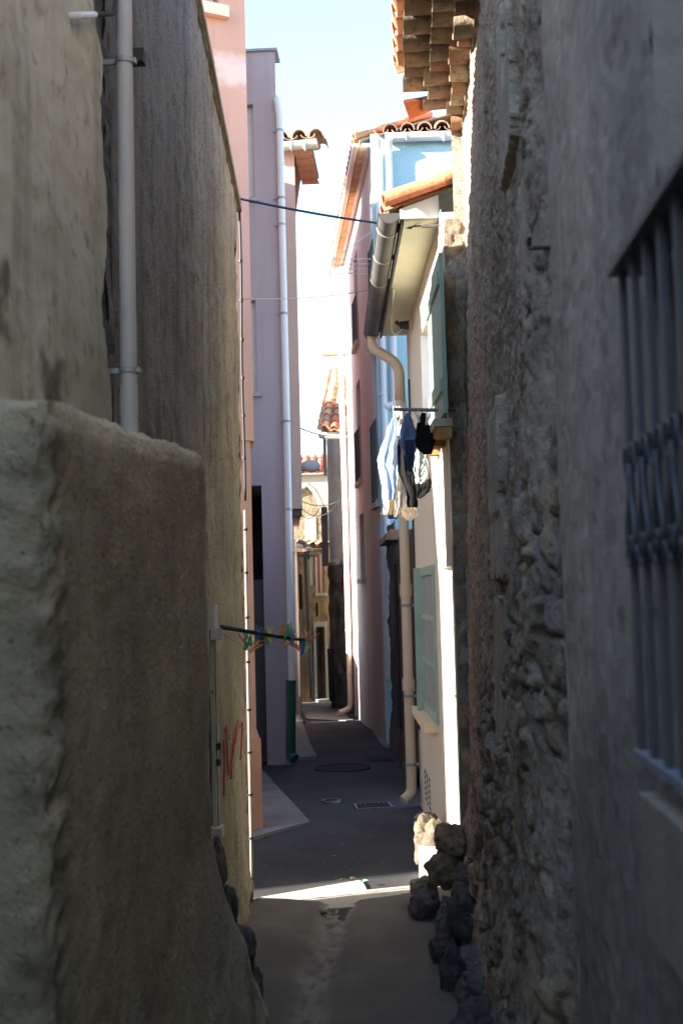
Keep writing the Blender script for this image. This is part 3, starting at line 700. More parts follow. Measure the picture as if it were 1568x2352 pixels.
# genoise eave: three stepped courses of half-round tiles
def genoise(x0, x1, z, parent, ylo, yhi, w=.158):
    mb = MB(); y = yhi
    while y > ylo:
        q = random.uniform(.62,1.05); tn = random.choice([(.72,.68,.62),(.62,.60,.58),(.68,.62,.52),(.80,.76,.68),(.70,.50,.40)]); tn = tuple(a*q for a in tn)
        ww = w+random.uniform(-.022,.022); yc = y-ww/2; r = ww*.5; dx = random.uniform(-.022,.022); seg = 9; vs = []; zz_ = z+random.uniform(-.012,.010); tl = random.uniform(-.03,.03)
        for xx in (x0, x1+dx):
            for rr in (r, r-.013):
                for k in range(seg+1):
                    a = math.pi*k/seg; vs.append((xx, yc+math.cos(a)*rr + (tl if xx != x0 else 0), zz_ - .62*math.sin(a)*rr))
        qn = seg+1; fs = []
        for k in range(seg):
            fs += [(k,k+1,2*qn+k+1,2*qn+k),(qn+k+1,qn+k,3*qn+k,3*qn+k+1),(2*qn+k,2*qn+k+1,3*qn+k+1,3*qn+k)]
        mb.add(vs, fs, tn)
        y -= ww
    mb.box((x1+.03, ylo, z-.004), (x0, yhi, z+.035), (.5,.42,.36))
    return mb.build('eave_tile_course', M['oldtile'], parent, auto=50)
genoise(RX+.12, RX-.035, 4.345, t, 2.8, 6.60); genoise(RX+.12, RX-.15, 4.425, t, 2.8, 6.52, .165); genoise(RX+.12, RX-.27, 4.505, t, 2.8, 6.46, .17)
mb = MB(); mb.box((RX+.045,2.6,ZT-.03),(4,6.6,ZT+.02)); mb.build('eave_mortar', M['mortar'], t)
mb = MB(); canal(mb, (RX-.30, 2.75, 4.575), (0,1,0), (1,0,.28), 20, 4, .188, .33, .088); mb.build('roof_tile', M['tile'], t, auto=50)
mb = MB(); mb.slab([(RX-.26,2.6,4.545),(RX-.26,6.5,4.545),(4,6.6,5.7),(4,2.6,5.7)], (0,0,.03)); mb.build('roof_deck', M['mortar'], t)
mb = MB(); e = [at(940,276,6.55), at(1024,240,6.58), at(1022,222,6.5), at(926,236,6.42)]; mb.slab(e, (0,0,.018), (1.0,.5,.32)); mb.build('end_tile', M['tile'], t)
# L-shaped iron in the stone wall
a = atX(1215,545,RX-.03); b = atX(1215,570,RX-.03); c = atX(1228,570,RX-.03)
mb = MB(); mb.tube([a, b, c, c+Vector((.05,0,0))], .0055, 6); tag(mb.build('iron_hook', M['rust']), 'small L-shaped iron hook in the rubble stone wall', 'hook')

# --- boulders
def boulder(name, px0, py0, px1, py1, Y, label, tint, group, seed, dy=.10, cat='boulder', sq=1.0):
    a = at(px0, py1, Y); b = at(px1, py0, Y); c = (a+b)/2; rx, rz_ = (b.x-a.x)/2*1.08, (b.z-a.z)/2*1.08
    mb = MB(); nu, nv = 44, 30; vs = []; cs = []
    for j in range(nv+1):
        ph = math.pi*j/nv
        for i in range(nu):
            th = 2*math.pi*i/nu; d = Vector((math.sin(ph)*math.cos(th), math.sin(ph)*math.sin(th), math.cos(ph)))
            e = Vector([math.copysign(abs(q)**.88, q) for q in d])
            k = 1 + .26*fbm(d.x*1.1+seed, d.y*1.1, d.z*1.1, 3) + .10*fbm(d.x*4+seed, d.y*4, d.z*4, 4)
            dd, pp = noise.voronoi(d*1.6+Vector((seed,0,0))); k += .30*min(.5, dd[1]-dd[0]) - .07
            vs.append(c + Vector((e.x*rx, e.y*dy, e.z*rz_))*k); q = .95 + .35*fbm(d.x*3+seed, d.y*3, d.z*3); cs.append(tuple(x*q for x in tint))
    fs = [(j*nu+i, j*nu+(i+1)%nu, (j+1)*nu+(i+1)%nu, (j+1)*nu+i) for j in range(nv) for i in range(nu)]
    mb.add(vs, [f[::-1] for f in fs], cs); return tag(mb.build(name, M['boulder'], smooth=True), label, cat, group)
GB = 'boulders at the foot of the stone wall'
dk_ = (.5,.5,.52); br = (1,.85,.62); tn = (1.5,1.25,.95); gy = (.8,.8,.82)
for k, (x0,y0,x1,y1,Y,lab,tt,dy) in enumerate([
    (1004,1898,1075,1968,6.42,'rounded olive brown boulder topmost against the sunlit doorway',br,.13),
    (1000,1894,1040,1922,6.62,'small dark stone behind the topmost brown boulder',dk_,.08),
    (984,1958,1058,2030,6.36,'olive boulder below the topmost brown boulder, left edge in light',br,.13),
    (944,2016,1000,2066,6.5,'tan square boulder nearest the sunlit strip of ground',tn,.10),
    (944,2048,1006,2112,6.2,'dark grey boulder under the tan square boulder',dk_,.11),
    (1040,1988,1120,2062,6.0,'flat topped dark boulder against the rubble wall',dk_,.12),
    (1004,2070,1046,2188,5.75,'upright grey brown slab beside the largest dark boulder',gy,.08),
    (1040,2034,1146,2186,5.6,'largest dark boulder leaning on the rubble wall',dk_,.15),
    (988,2150,1046,2214,5.45,'small black stone projecting into the path',dk_,.09),
    (1014,2180,1064,2300,5.1,'dark wedge stone low beside the path',(.42,.42,.45),.08),
    (1030,2186,1130,2270,5.2,'grey rounded boulder below the largest dark boulder',gy,.12),
    (1058,2226,1146,2312,4.9,'smooth dark grey boulder second from bottom',(.7,.72,.75),.12),
    (1050,2304,1180,2420,4.55,'black boulder at bottom edge of the picture by the path',(.42,.43,.46),.15)]):
    boulder('boulder', x0, y0, x1, y1, Y, lab, tt, GB, 3.7*k, dy)
for k, (x0,y0,x1,y1,Y,lab,tt,dy) in enumerate([
    (954,1868,1000,1896,7.55,'low grey stone beside the vent of the cream house',gy,.09),
    (956,1880,1016,1990,7.3,'pale tan rock behind the white doorstep',(.85,.74,.6),.10)]):
    boulder('rock', x0, y0, x1, y1, Y, lab, tt, 'rocks behind the white doorstep', 91+k*5, dy, 'rock')
GL = 'stones at the foot of the left wall'
for k, (x0,y0,x1,y1,Y,lab,dy,tt) in enumerate([
    (470,1935,512,2080,4.4,'dark stone at foot of the timber frame, left side',.14,(.45,.42,.36)),
    (486,2040,540,2165,3.9,'dark stone below the timber frame at the path edge',.14,(.40,.39,.36)),
    (528,2136,582,2206,3.66,'knobbly dark stone jutting from the left wall foot',.09,(.45,.45,.46)),
    (500,2185,580,2300,3.62,'shadowed stone under the knobbly stone, left wall foot',.13,(.35,.34,.32)),
    (560,2236,597,2330,3.68,'lowest small dark stone of the left wall foot',.08,(.45,.45,.45)),
    (480,2260,592,2420,3.6,'broad dark stone at bottom left of the path',.12,(.32,.31,.28))]):
    boulder('stone', x0, y0, x1, y1, Y, lab, tt, GL, 51+2.3*k, dy, 'stone')
# white doorstep
a = gnd(968,1992); mb = MB(); p0 = at(962,1990,7.0); p1 = at(1012,1990,7.0); zt_ = at(985,1962,7.0).z
mb.box((p0.x, 6.98, -.02), (.34, 7.42, zt_)); tag(mb.build('doorstep', mat('white_stone', (.72,.70,.66), (.62,.6,.56), sc=7, bump=.3)), 'white stone doorstep of the cream house', 'doorstep')

# ================================================================== CREAM HOUSE (right)
BA, BB = (.262, 6.64), (.07, 9.75); bp = Plane(BA, BB); bz = 3.845
t = thing('cream_house', (1.5, 8.5, 0), 'cream rendered house with green shutters and grey gutter, right side', 'house')
def R_(x0,y0,x1,y1): return bp.rect(x0,y0,x1,y1)
uw = R_(969,720,999,995); lwn = R_(973,1300,1003,1640); dr = R_(1021,1300,1046,1900)
dr = (dr[0], dr[1], zt_-.01, dr[3])
mb = MB(); panel(mb, bp, -.2, bz+.02, [uw+(.16,), lwn+(.06,), dr+(.16,)])
mb.add([(BB[0],BB[1],-.2),(4,BB[1],-.2),(4,BB[1],bz),(BB[0],BB[1],bz)], [(0,1,2,3)])
mb.add([(BA[0],BA[1],-.2),(4,BA[1],-.2),(4,BA[1],bz),(BA[0],BA[1],bz)], [(3,2,1,0)])
mb.build('wall', M['beige'], t)
# exposed stone end of the wall
mb = MB(); n1, n2 = 20, 160; vs=[]; cs=[]
for i in range(n1+1):
    for j in range(n2+1):
        x = .275 + .12*i/n1; z = -.05 + 3.84*j/n2
        d1,d2,h = cell(x*1.3+4, z, 6.5); st = min(1,(d2-d1)/.3); q = .6+.35*st+.25*h.x; c = pal[int((h.y*.5+.5)*5.9)]
        vs.append((x + .006*fbm(x*9,3,z*7), 6.612-.02*st-.008*fbm(x*20,1,z*20), z)); cs.append((c[0]*q,c[1]*q,c[2]*q))
w2 = n2+1; fs = [(i*w2+j,(i+1)*w2+j,(i+1)*w2+j+1,i*w2+j+1) for i in range(n1) for j in range(n2)]
mb.add(vs, fs, cs); mb.box((.268,6.615,-.05),(.40,6.637,3.80)); mb.build('stone_end', M['rubble'], t, smooth=True)
# upper window
fr = mb = MB(); a,b,c,d = uw
for (q0,q1,q2,q3) in ((a,a+.05,c,d),(b-.05,b,c,d),(a+.05,b-.05,c,c+.06),(a+.05,b-.05,d-.06,d),((a+b)/2-.03,(a+b)/2+.03,c+.06,d-.06)): plbox(mb, bp, q0,q1,q2,q3, -.16,-.11)
w0 = mb.build('window', M['white'], t); pane(bp, (a+.05,b-.05,c+.06,d-.06), .145, 'pane', M['curtain'], w0, .004)
mb = MB(); plbox(mb, bp, b-.012,b-.001,c+.001,d-.001, -.155,.004); mb.build('window_lining', M['white'], t)
mb = MB(); plbox(mb, bp, a-.08,b+.05,c-.05,c-.003, -.1,.05); mb.build('window_sill', M['stonesill'], t)
def shutter(q0,q1,q2,q3,o0,m,name='shutter',lean=0):
    mb = MB(); n = max(3, int((q1-q0)/.075))
    for i in range(n):
        s0_ = q0+(q1-q0)*i/n; mb.obox(bp.p(s0_+.002,q2,o0+lean*i/n), bp.u*((q1-q0)/n-.004)+bp.n*(lean/n), (0,0,q3-q2), bp.n*.022)
    for zz_ in (q2+.12, q3-.17): mb.obox(bp.p(q0+.02,zz_,o0+.022), bp.u*(q1-q0-.04)+bp.n*lean, (0,0,.07), bp.n*.014)
    return mb.build(name, m, t)
s1_ = R_(1000,640,1016,985); s2_ = R_(1014,592,1036,972)
shutter(s1_[0], s1_[1], s1_[2], s1_[3], .02, M['grn'])
shutter(s2_[0], s2_[1], s2_[2], s2_[3], .03, M['grnd'])
# flower-box ledge
q = R_(1003,985,1040,1015); mb = MB(); plbox(mb, bp, q[0],q[1],q[2]+.03,q[3], .001,.10); ld = mb.build('ledge', M['stonesill'], t)
mb = MB(); 
for i in range(7): plbox(mb, bp, q[0]+.01+i*(q[1]-q[0])/7, q[0]+.01+(i+.75)*(q[1]-q[0])/7, q[2]-.03+.02*(i%3), q[2]+.028, .004,.085)
mb.build('ledge_underside', mat('ochre_straw', (.50,.30,.10), (.36,.2,.07), sc=20, bump=.6), ld)
# lower glazed shutter window
a,b,c,d = lwn; mb = MB()
for q_ in ((a,a+.05,c,d),(b-.09,b,c,d),(a+.05,b-.09,c,c+.06),(a+.05,b-.09,d-.06,d)): plbox(mb, bp, *q_, -.05,.018)
mb.obox(bp.p(b-.085,c,.018), bp.u*.03, (0,0,d-c), bp.n*.05); mb.obox(bp.p(b-.035,c,.018), bp.u*.03, (0,0,d-c), bp.n*.035)
for f in (.36,.66): plbox(mb, bp, a+.05,b-.09,c+(d-c)*f-.018,c+(d-c)*f+.018, -.04,.016)
w0 = mb.build('window', M['grn'], t)
for f0, f1 in ((0,.36),(.36,.66),(.66,1)):
    pane(bp, (a+.05,b-.09,c+.06*(f0==0)+(d-c)*f0+.018*(f0>0),c+(d-c)*f1-.018*(f1<1)-.06*(f1==1)), -.004, 'pane', M['curtain'], w0, .004)
q = R_(973,1640,1004,1662); mb = MB(); plbox(mb, bp, q[0]-.02,q[1]+.02,c-.06,c-.003, .001,.09); mb.build('window_sill', M['pvcb'], t)
# door
a,b,c,d = dr; mb = MB()
plbox(mb, bp, a+.05,b-.05,c+.02,d-.36, -.14,-.09); do = mb.build('door', M['grn'], t)
mb = MB(); plbox(mb, bp, a+.12,b-.12,c+.2,c+.8, -.09,-.075); plbox(mb, bp, a+.12,b-.12,c+.95,d-.48, -.09,-.075); mb.build('door_panel', mat('pale_green_paint',(.55,.62,.5),(.5,.57,.46)), do)
mb = MB(); p = bp.p(b-.13,c+.9,-.085); mb.tube([p, p+bp.n*.05, p+bp.n*.05-bp.u*.09], .009, 8); mb.build('handle', M['metal'], do, smooth=True)
mb = MB(); 
for q_ in ((a,a+.05,c,d),(b-.05,b,c,d),(a+.05,b-.05,d-.05,d),(a+.05,b-.05,d-.36,d-.30)): plbox(mb, bp, *q_, -.15,-.05)
mb.build('door_frame', M['white'], t)
pane(bp, (a+.05,b-.05,d-.30,d-.05), .11, 'fanlight', M['curtain'], t)
# vent grille
q = R_(975,1778,989,1850); mb = MB()
vs = []
for i in range(19):
    for j in range(43):
        vs.append(bp.p(q[0]+(q[1]-q[0])*i/18, q[2]+(q[3]-q[2])*j/42, .004 if i%6 in (2,3,4) and j%7 in (2,3,4,5) else -.003))
mb.add(vs, [(i*43+j,(i+1)*43+j,(i+1)*43+j+1,i*43+j+1) for i in range(18) for j in range(42)])
mb.build('vent_holes', M['dark'], t)
# eave: soffit, gutter, roof, gable end
O = .285
mb = MB(); mb.obox(bp.p(.12, bz-.01, .001), bp.u*(bp.L-.05), bp.n*(O-.085), (0,0,.018)); mb.build('soffit', M['soffit'], t)
mb = MB(); mb.obox(bp.p(.12, bz-.03, O-.082), bp.u*(bp.L-.05), bp.n*.016, (0,0,.16)); mb.build('fascia', M['dzinc'], t)
mb = MB(); mb.half(bp.p(.10, bz+.035, O), bp.p(bp.L+.1, bz+.02, O), .062, th=.004, seg=14)
A_ = bp.p(.10, bz+.035, O+.062); B_ = bp.p(bp.L+.1, bz+.02, O+.062); mb.tube([A_, B_], .006, 8)
gt = mb.build('gutter', M['dzinc'], t, auto=40)
for k in range(7):
    s_ = .35 + k*.58; mb = MB(); pts = [bp.p(s_, bz+.033-.064*math.sin(math.pi*i/10), O+.064*math.cos(math.pi*i/10)) for i in range(11)]; mb.tube(pts, .005, 6); mb.build('gutter_bracket', M['zinc'], gt)
# box end of the eave and roof
up = Vector((0,0,1)); 
e0 = bp.p(.11, bz+.0, O-.06); e1 = bp.p(.11, bz+.0, 0.0); e2 = bp.p(.11, bz+.115, 0.0) + Vector((.0,0,.02)); e3 = bp.p(.11, bz+.055, O-.06)
mb = MB(); mb.slab([e0, e1, e2, e3], bp.u*-.02); mb.build('eave_end', M['white'], t)
rt0 = bp.p(.06, bz+.075, O-.0); vd = (-bp.n*1 + Vector((0,0,.33))).normalized()
mb = MB(); mb.slab([rt0, rt0+bp.u*(bp.L+.1), rt0+bp.u*(bp.L+.1)+vd*4, rt0+vd*4], (0,0,.03)); mb.build('roof_deck', M['mortar'], t)
mb = MB(); canal(mb, rt0+Vector((0,0,.03))+bp.u*.12, bp.u, vd, 18, 8, .2, .34, .088, [(1.1,.6,.42),(1.2,.7,.5)]); mb.build('roof_tile', M['tile'], t, auto=50)
mb = MB()   # verge tile: barrel along the near edge
for k in range(4):
    p = rt0 + vd*(.36*k-.03) + Vector((0,0,.02+.004*k)); r = .062
    vs = []
    for tt, rr in ((0,r),(.40,r*.9)):
        for th in (0,-.01):
            for i in range(11):
                a_ = -.25*math.pi + 1.5*math.pi*i/10; vs.append(p + vd*tt + bp.u*(-math.cos(a_)*(rr+th)) + Vector((0,0,math.sin(a_)*(rr+th))))
    fs = []
    for i in range(10): fs += [(i,i+1,22+i+1,22+i),(11+i+1,11+i,33+i,33+i+1),(i,11+i,11+i+1,i+1)]
    fs += [(0,22,33,11),(10,21,43,32)]
    mb.add(vs, fs, (1.25,.62,.43))
mb.build('verge_tile', M['tile'], t, auto=50)
# torn felt lump on the roof
mb = MB(); p = at(1042,432,7.0); mb.obox(p-Vector((.05,0,.02)), (.10,0,.03), (0,.12,0), (.01,0,.02)); mb.build('roof_flashing', M['dark'], t)
# downpipe of the cream house
D = [at(880,748,9.8), at(884,800,9.75), at(905,820,10.35), at(940,838,10.28)]
f0 = bp.p(bp.L-.1, 2.6, .075)
x_top = at(945,870,f0.y)
base = Vector((f0.x, f0.y, gz(f0.y)))
t = thing('downpipe', base, 'cream downpipe with swan neck under the grey gutter', 'downpipe')
top = bp.p(bp.L-.02, bz-.03, O)
zz1 = at(884,798,9.7).z; zz2 = at(945,836,9.65).z
mb = MB(); mb.tube(bend([top, Vector((top.x,top.y,zz1)), Vector((f0.x,f0.y,zz2)), Vector((f0.x,f0.y,zz2-.3))], .10, 8), .043, 16)
mb.build('swan_neck', M['pvcb'], t, smooth=True)
mb = MB(); mb.tube([Vector((f0.x,f0.y,zz2-.28)), Vector((f0.x,f0.y,base.z+.2))], .040, 16); mb.build('pipe', M['pvcb'], t, auto=40)
mb = MB(); mb.tube(bend([Vector((f0.x,f0.y,base.z+.22)), Vector((f0.x,f0.y,base.z+.11)), Vector((f0.x-.07,f0.y-.05,base.z+.06))], .05, 5), .041, 16); mb.build('shoe', M['pvcb'], t, auto=40)
for yy in (1355, 1572):
    z = at(957,yy,9.65).z; mb = MB(); mb.tube([(f0.x,f0.y,z-.05),(f0.x,f0.y,z+.05)], .050, 16); mb.build('socket', M['pvcb'], t, auto=40)
for yy in (960, 1390, 1598, 1755):
    z = at(957,yy,9.65).z; mb = MB(); mb.tube([(f0.x,f0.y,z-.012),(f0.x,f0.y,z+.012)], .045, 16); mb.obox((f0.x,f0.y-.01,z-.01),(.09,0,0),(0,.02,0),(0,0,.02)); mb.build('pipe_clip', M['zinc'], t, auto=40)
# black service cable beside it
mb = MB(); mb.tube([bp.p(bp.L-.28,z,.012) for z in (3.4,2.5,1.5,.6)], .008, 8); tag(mb.build('wall_cable', M['black']), 'black cable running down beside the cream downpipe', 'cable')

# overhead cable and its tensioner
ce = at(905,517,6.95)
mb = MB(); mb.tube(sag(at(551,456,CYp), ce, .012), .0078, 8); tag(mb.build('overhead_cable', M['bluec'], smooth=True), 'dark blue cable spanning the street to the grey gutter', 'cable')
t = thing('cable_tensioner', ce, 'black ribbed cable tensioner under the orange verge tile', 'cable fitting')
mb = MB(); c2 = at(945,520,6.85); 
pts = [ce.lerp(c2, k/24) for k in range(25)]; mb.tube(pts, [.012 + .005*(k%2) for k in range(25)], 8); mb.build('ribbed_grip', M['black'], t)
mb = MB(); c3 = at(1012,517,6.66); mb.tube([c2, c2.lerp(c3,.4), c3], .005, 6); mb.tube([at(968,520,6.75), at(1005,520,6.7)], .009, 8); mb.build('clevis', M['rust'], t)
mb = MB(); mb.tube([c3, c3+Vector((.05,.0,0))], .012, 8); mb.build('wall_eye', M['mortar'], t)
mb = MB(); mb.tube(sag(at(556,686,CYp), at(868,661,9.2), .03), .003, 6); tag(mb.build('thin_line', M['greyp'], smooth=True), 'thin grey line spanning the street below the blue cable', 'cable')
# soffit cable loop
mb = MB(); pts = [bp.p(1.6,bz-.03,O-.1), bp.p(2.2,bz-.03,O-.12), bp.p(2.5,bz-.13,O-.13), bp.p(2.5,bz-.16,.12), bp.p(2.42,bz-.08,.05)]
mb.tube(bend(pts,.08,5), .007, 8); tag(mb.build('soffit_cable', M['soffit'], smooth=True), 'pale cable looping under the soffit of the cream house', 'cable')
mb = MB(); p = bp.p(2.4,bz-.10,.03); mb.tube([p, p+bp.n*.07], [.035,.028], 10); mb.tube([p+bp.n*.07, p+bp.n*.10+Vector((0,0,.03))], .015, 8); tag(mb.build('junction_box', M['rust']), 'dark round junction box below the soffit', 'junction box')

# ================================================================== LAUNDRY
q0 = at(905,940,6.8); q1 = at(1043,943,6.58)
t = thing('drying_rack', q1, 'grey drying rack pole with lines fixed to the cream house wall', 'drying rack')
mb = MB(); mb.tube([q0, q1], .011, 10); mb.build('pole', plain('grey_pole', (.16,.17,.19), .4), t)
far = Vector((0,1.75,-.02)); mb = MB(); mb.tube([q0+far+Vector((-.06,0,0)), q1+far+Vector((-.1,0,0))], .0075, 10); mb.build('pole', plain('grey_pole_2', (.16,.17,.19), .4), t)
for k in range(4):
    mb = MB(); f = .12+.22*k; p = q0.lerp(q1, f); mb.tube(sag(p, p+far+Vector((-.08,0,0)), .05), .002, 6); mb.build('line', M['white'], t)
GC = 'washing on the drying rack'
def cloth(name, rows, Y, m, label, amp=.025, fold=3.0, seed=0.0, tilt=0.0):
    """rows: (y, xleft, xright) in picture measure on the plane at distance Y"""
    Y -= .33; amp *= .25
    mb = MB(); nr, nc = 36, 28; vs = []
    for i in range(nr+1):
        f = i/nr*(len(rows)-1); k = min(int(f), len(rows)-2); fr_ = f-k
        y, xl, xr = [rows[k][a]+(rows[k+1][a]-rows[k][a])*fr_ for a in range(3)]
        for j in range(nc+1):
            u = j/nc; p = at(xl+(xr-xl)*u, y, Y); g_ = .3+.7*i/nr
            p.y += amp*g_*math.sin(u*fold*2*math.pi + seed + .5*math.sin(i*.12+seed)) + .012*fbm(u*2.5+seed, i/nr*2.5, seed) + tilt*(u-.5)
            p.x += .010*fbm(seed, u*3, i/nr*5)*min(1, i/5); p.z += .008*fbm(seed+3, u*5, 1)*i/nr
            vs.append(p)
    mb.add(vs, [(i*(nc+1)+j, (i+1)*(nc+1)+j, (i+1)*(nc+1)+j+1, i*(nc+1)+j+1) for i in range(nr) for j in range(nc)])
    o = mb.build(name, m, smooth=True); s_ = o.modifiers.new('thickness', 'SOLIDIFY'); s_.thickness = .004; s_.offset = 0
    return tag(o, label, name.replace('_', ' '), GC)
cl = {'lb': cloth_m('light_blue', (.40,.55,.80)), 'nv': cloth_m('navy', (.035,.05,.12)), 'bl': cloth_m('blue', (.14,.2,.38)), 'bk': cloth_m('black', (.007,.007,.008)), 'kh': cloth_m('khaki', (.36,.29,.18)), 'gr': cloth_m('grey', (.34,.32,.30)), 'wh': cloth_m('white', (.78,.80,.82)), 'be': cloth_m('beige', (.46,.40,.33)), 'rd': cloth_m('red', (.5,.12,.1)), 'mint': cloth_m('mint', (.52,.60,.55))}
cloth('shirt', [(960,902,909),(985,890,917),(1020,876,920),(1060,866,920),(1078,870,916),(1110,880,912),(1148,886,908)], 7.45, cl['lb'], 'light blue shirt hanging at left end of the rack', .03, 2.5, 1)
cloth('white_shirt', [(1030,876,906),(1080,872,906),(1120,876,904),(1150,880,894),(1182,882,890)], 7.75, cl['wh'], 'white shirt hanging behind the light blue shirt', .03, 2, 2)
cloth('t_shirt', [(948,934,939),(975,922,951),(1000,918,960),(1020,918,957),(1048,928,952)], 7.2, cl['bl'], 'blue grey t-shirt pegged up near the middle of the rack', .02, 2, 3)
cloth('sock', [(1010,930,950),(1040,930,949),(1060,932,948),(1084,938,946)], 7.12, cl['nv'], 'dark navy sock hanging below the blue grey t-shirt', .012, 1, 4)
cloth('blouse', [(948,968,976),(962,962,982),(990,955,992),(1015,952,999),(1035,960,994),(1044,972,990)], 6.95, cl['bk'], 'black blouse hanging nearest the house wall', .02, 2.4, 5)
cloth('trousers', [(1010,914,930),(1035,912,945),(1080,912,958),(1095,918,958),(1130,932,958),(1165,935,958)], 7.4, cl['bk'], 'black trousers hanging in the middle of the rack', .025, 1.6, 6)
cloth('shorts', [(1090,890,918),(1115,888,916),(1150,884,912),(1182,872,908)], 7.9, cl['kh'], 'khaki shorts hanging low behind the light blue shirt', .02, 1.6, 7)
cloth('printed_t_shirt', [(1030,960,974),(1050,954,978),(1075,950,986),(1098,952,984),(1110,954,972)], 7.35, cl['mint'], 'pale mint t-shirt with dark print right of the black trousers', .02, 2, 8)
cloth('black_cloth', [(1088,958,986),(1110,952,990),(1130,948,986),(1144,948,966)], 7.6, cl['bk'], 'crumpled black cloth below the pale mint t-shirt', .02, 1.6, 9)
cloth('grey_cloth', [(1100,912,932),(1130,908,934),(1160,906,930),(1188,904,910)], 7.8, cl['gr'], 'mid grey cloth hanging below the black trousers', .02, 1.5, 10)
cloth('towel', [(1142,918,950),(1170,918,956),(1184,922,960),(1196,930,944)], 8.0, cl['be'], 'beige towel lowest on the drying rack', .015, 1, 11)
cloth('dark_cloth', [(1170,888,912),(1180,886,916),(1192,892,912)], 8.2, cl['nv'], 'small dark navy cloth hanging below the khaki shorts', .012, 1.4, 12)
mb = MB()   # print on the t-shirt
mb.tube(bend([at(960,1082,6.985),at(970,1060,6.985),at(974,1068,6.985),at(962,1090,6.985),at(966,1096,6.985),at(976,1078,6.985)],.02,4), .004, 6); pr = mb.build('print', cl['bk'], None)
tp = [o for o in COL.objects if o.name == 'printed_t_shirt'][0]; pr.parent = tp; pr.location = pr.location - tp.location
GP2 = 'pegs on the drying rack lines'
for px, py, Y, lab in [(906,958,7.42,'pale clothes peg holding the light blue shirt'),(911,958,7.42,'pale clothes peg holding the light blue shirt'),(922,962,7.3,'pale clothes peg holding the blue grey t-shirt left corner'),(934,944,7.2,'pale clothes peg at top of the blue grey t-shirt'),(913,1000,7.45,'white clothes peg left of the black trousers'),(909,1010,7.5,'white clothes peg left of the black trousers'),(979,976,6.93,'pale clothes peg on the black blouse'),(962,970,6.95,'pale clothes peg on the black blouse')]:
    peg(px, py, Y-.36, 'white', random.uniform(-.3,.3), lab, GP2, random.uniform(-.5,.5))

# ================================================================== DARK OLD WALL between cream and blue house
OA, OB = (.085, 10.9), (-.215, 15.5); op = Plane(OA, OB)
t = thing('ruined_wall', (.6, 13, gz(13)), 'low dark crumbling wall between the cream house and the blue house', 'wall')
mb = MB(); n1, n2 = 60, 50; vs=[]; cs=[]
def otop(s): return at(900,1235,13).z + .06*fbm(s*2,1,1) + (.25 if s > 3.2 else 0)
for i in range(n1+1):
    s_ = op.L*i/n1
    for j in range(n2+1):
        z = gz(13)-.3 + (otop(s_)-gz(13)+.3)*j/n2; d = .04*fbm(s_*2.5, 3, z*2.5)+.02*fbm(s_*9,1,z*9)+.12*max(0,.3-z)
        q = 1+.4*fbm(s_*3,7,z*3); vs.append(op.p(s_, z, d)); cs.append((q,q,q))
w2 = n2+1; mb.add(vs, [(i*w2+j,(i+1)*w2+j,(i+1)*w2+j+1,i*w2+j+1) for i in range(n1) for j in range(n2)], cs)
mb.obox(op.p(0,gz(13)-.3,-.6), op.u*op.L, op.n*.57, (0,0,otop(0)-gz(13)+.25)); mb.build('wall', M['dark_wall'], t, smooth=True)
mb = MB(); p = op.p(3.9, otop(4)+.02, 0); mb.obox(op.p(2.6,otop(3)+.0,-.3), op.u*1.9, op.n*.42, (0,0,.07), (.5,.45,.4)); mb.obox(op.p(2.9,otop(3)+.071,-.3), op.u*1.5, op.n*.36, (0,0,.06), (.9,.5,.4)); mb.build('coping', M['tile'], t)
mb = MB(); mb.tube([op.p(2.2,z,.05) for z in (2.0,1.0,.2)], .02, 8); mb.build('old_pipe', M['rust'], t)

# ================================================================== BLUE HOUSE
YB = 15.75; bl = Plane((-.30, YB), (1.6, YB)); zgb = at(980,322,YB).z
t = thing('blue_house', (1.2, YB+1, gz(YB)), 'pale blue rendered house with tiled roof and white gutter', 'house')
mb = MB(); shell(mb, [(-.30,YB),(1.6,YB),(3.5,YB+.2),(3.5,YB+4),(-.2,YB+4)], gz(YB)-.4, zgb+.12); mb.build('wall', M['blue'], t)
ga = at(884,312,YB-.10); gb_ = at(1090,306,YB-.10)
mb = MB(); mb.half(ga, gb_, .085, th=.005, seg=12); mb.tube([ga+Vector((0,-.085,0)), gb_+Vector((0,-.085,0))], .01, 8); gt = mb.build('gutter', M['pvc'], t, auto=40)
for px in (932, 1018):
    mb = MB(); p = at(px, 310, YB-.10); mb.tube([p+Vector((0,.088*math.cos(math.pi*i/8),-.088*math.sin(math.pi*i/8))) for i in range(9)], .008, 6); mb.build('gutter_bracket', M['white'], gt)
mb = MB(); e0 = Vector((ga.x-.05, YB-.17, ga.z-.015)); canal(mb, e0, (1,0,.018), (0,1,.40), 8, 7, .235, .28, .10, [(.95,.78,.76),(1.05,.85,.8),(.8,.72,.74),(1.1,.95,.88)], .03); mb.build('roof_tile', M['tile'], t, auto=50)
mb = MB(); mb.slab([(ga.x-.1,YB-.1,ga.z),(2.2,YB-.1,ga.z),(2.2,YB+2.5,ga.z+.95),(ga.x-.1,YB+2.5,ga.z+.95)], (0,0,.02)); mb.build('roof_deck', M['mortar'], t)
GD = 'white downpipes at the blue house corner'
def pipe(name, pts, r, m, label, clips, group=None, rr=.08, clipm=None):
    pts = [Vector(p) for p in pts]; t = thing(name, pts[-1], label, 'downpipe', group)
    mb = MB(); mb.tube(bend(pts, rr, 6), r, 14); mb.build('pipe', m, t, auto=50)
    for c in clips:
        mb = MB(); c = Vector(c); mb.tube([c-Vector((0,0,.014)), c+Vector((0,0,.014))], r*1.14, 14); mb.box((c.x-.01,c.y,c.z-.012),(c.x+.01,c.y+r+.08,c.z+.012)); mb.build('pipe_clip', clipm or m, t, auto=50)
    return t
yp = YB-.07
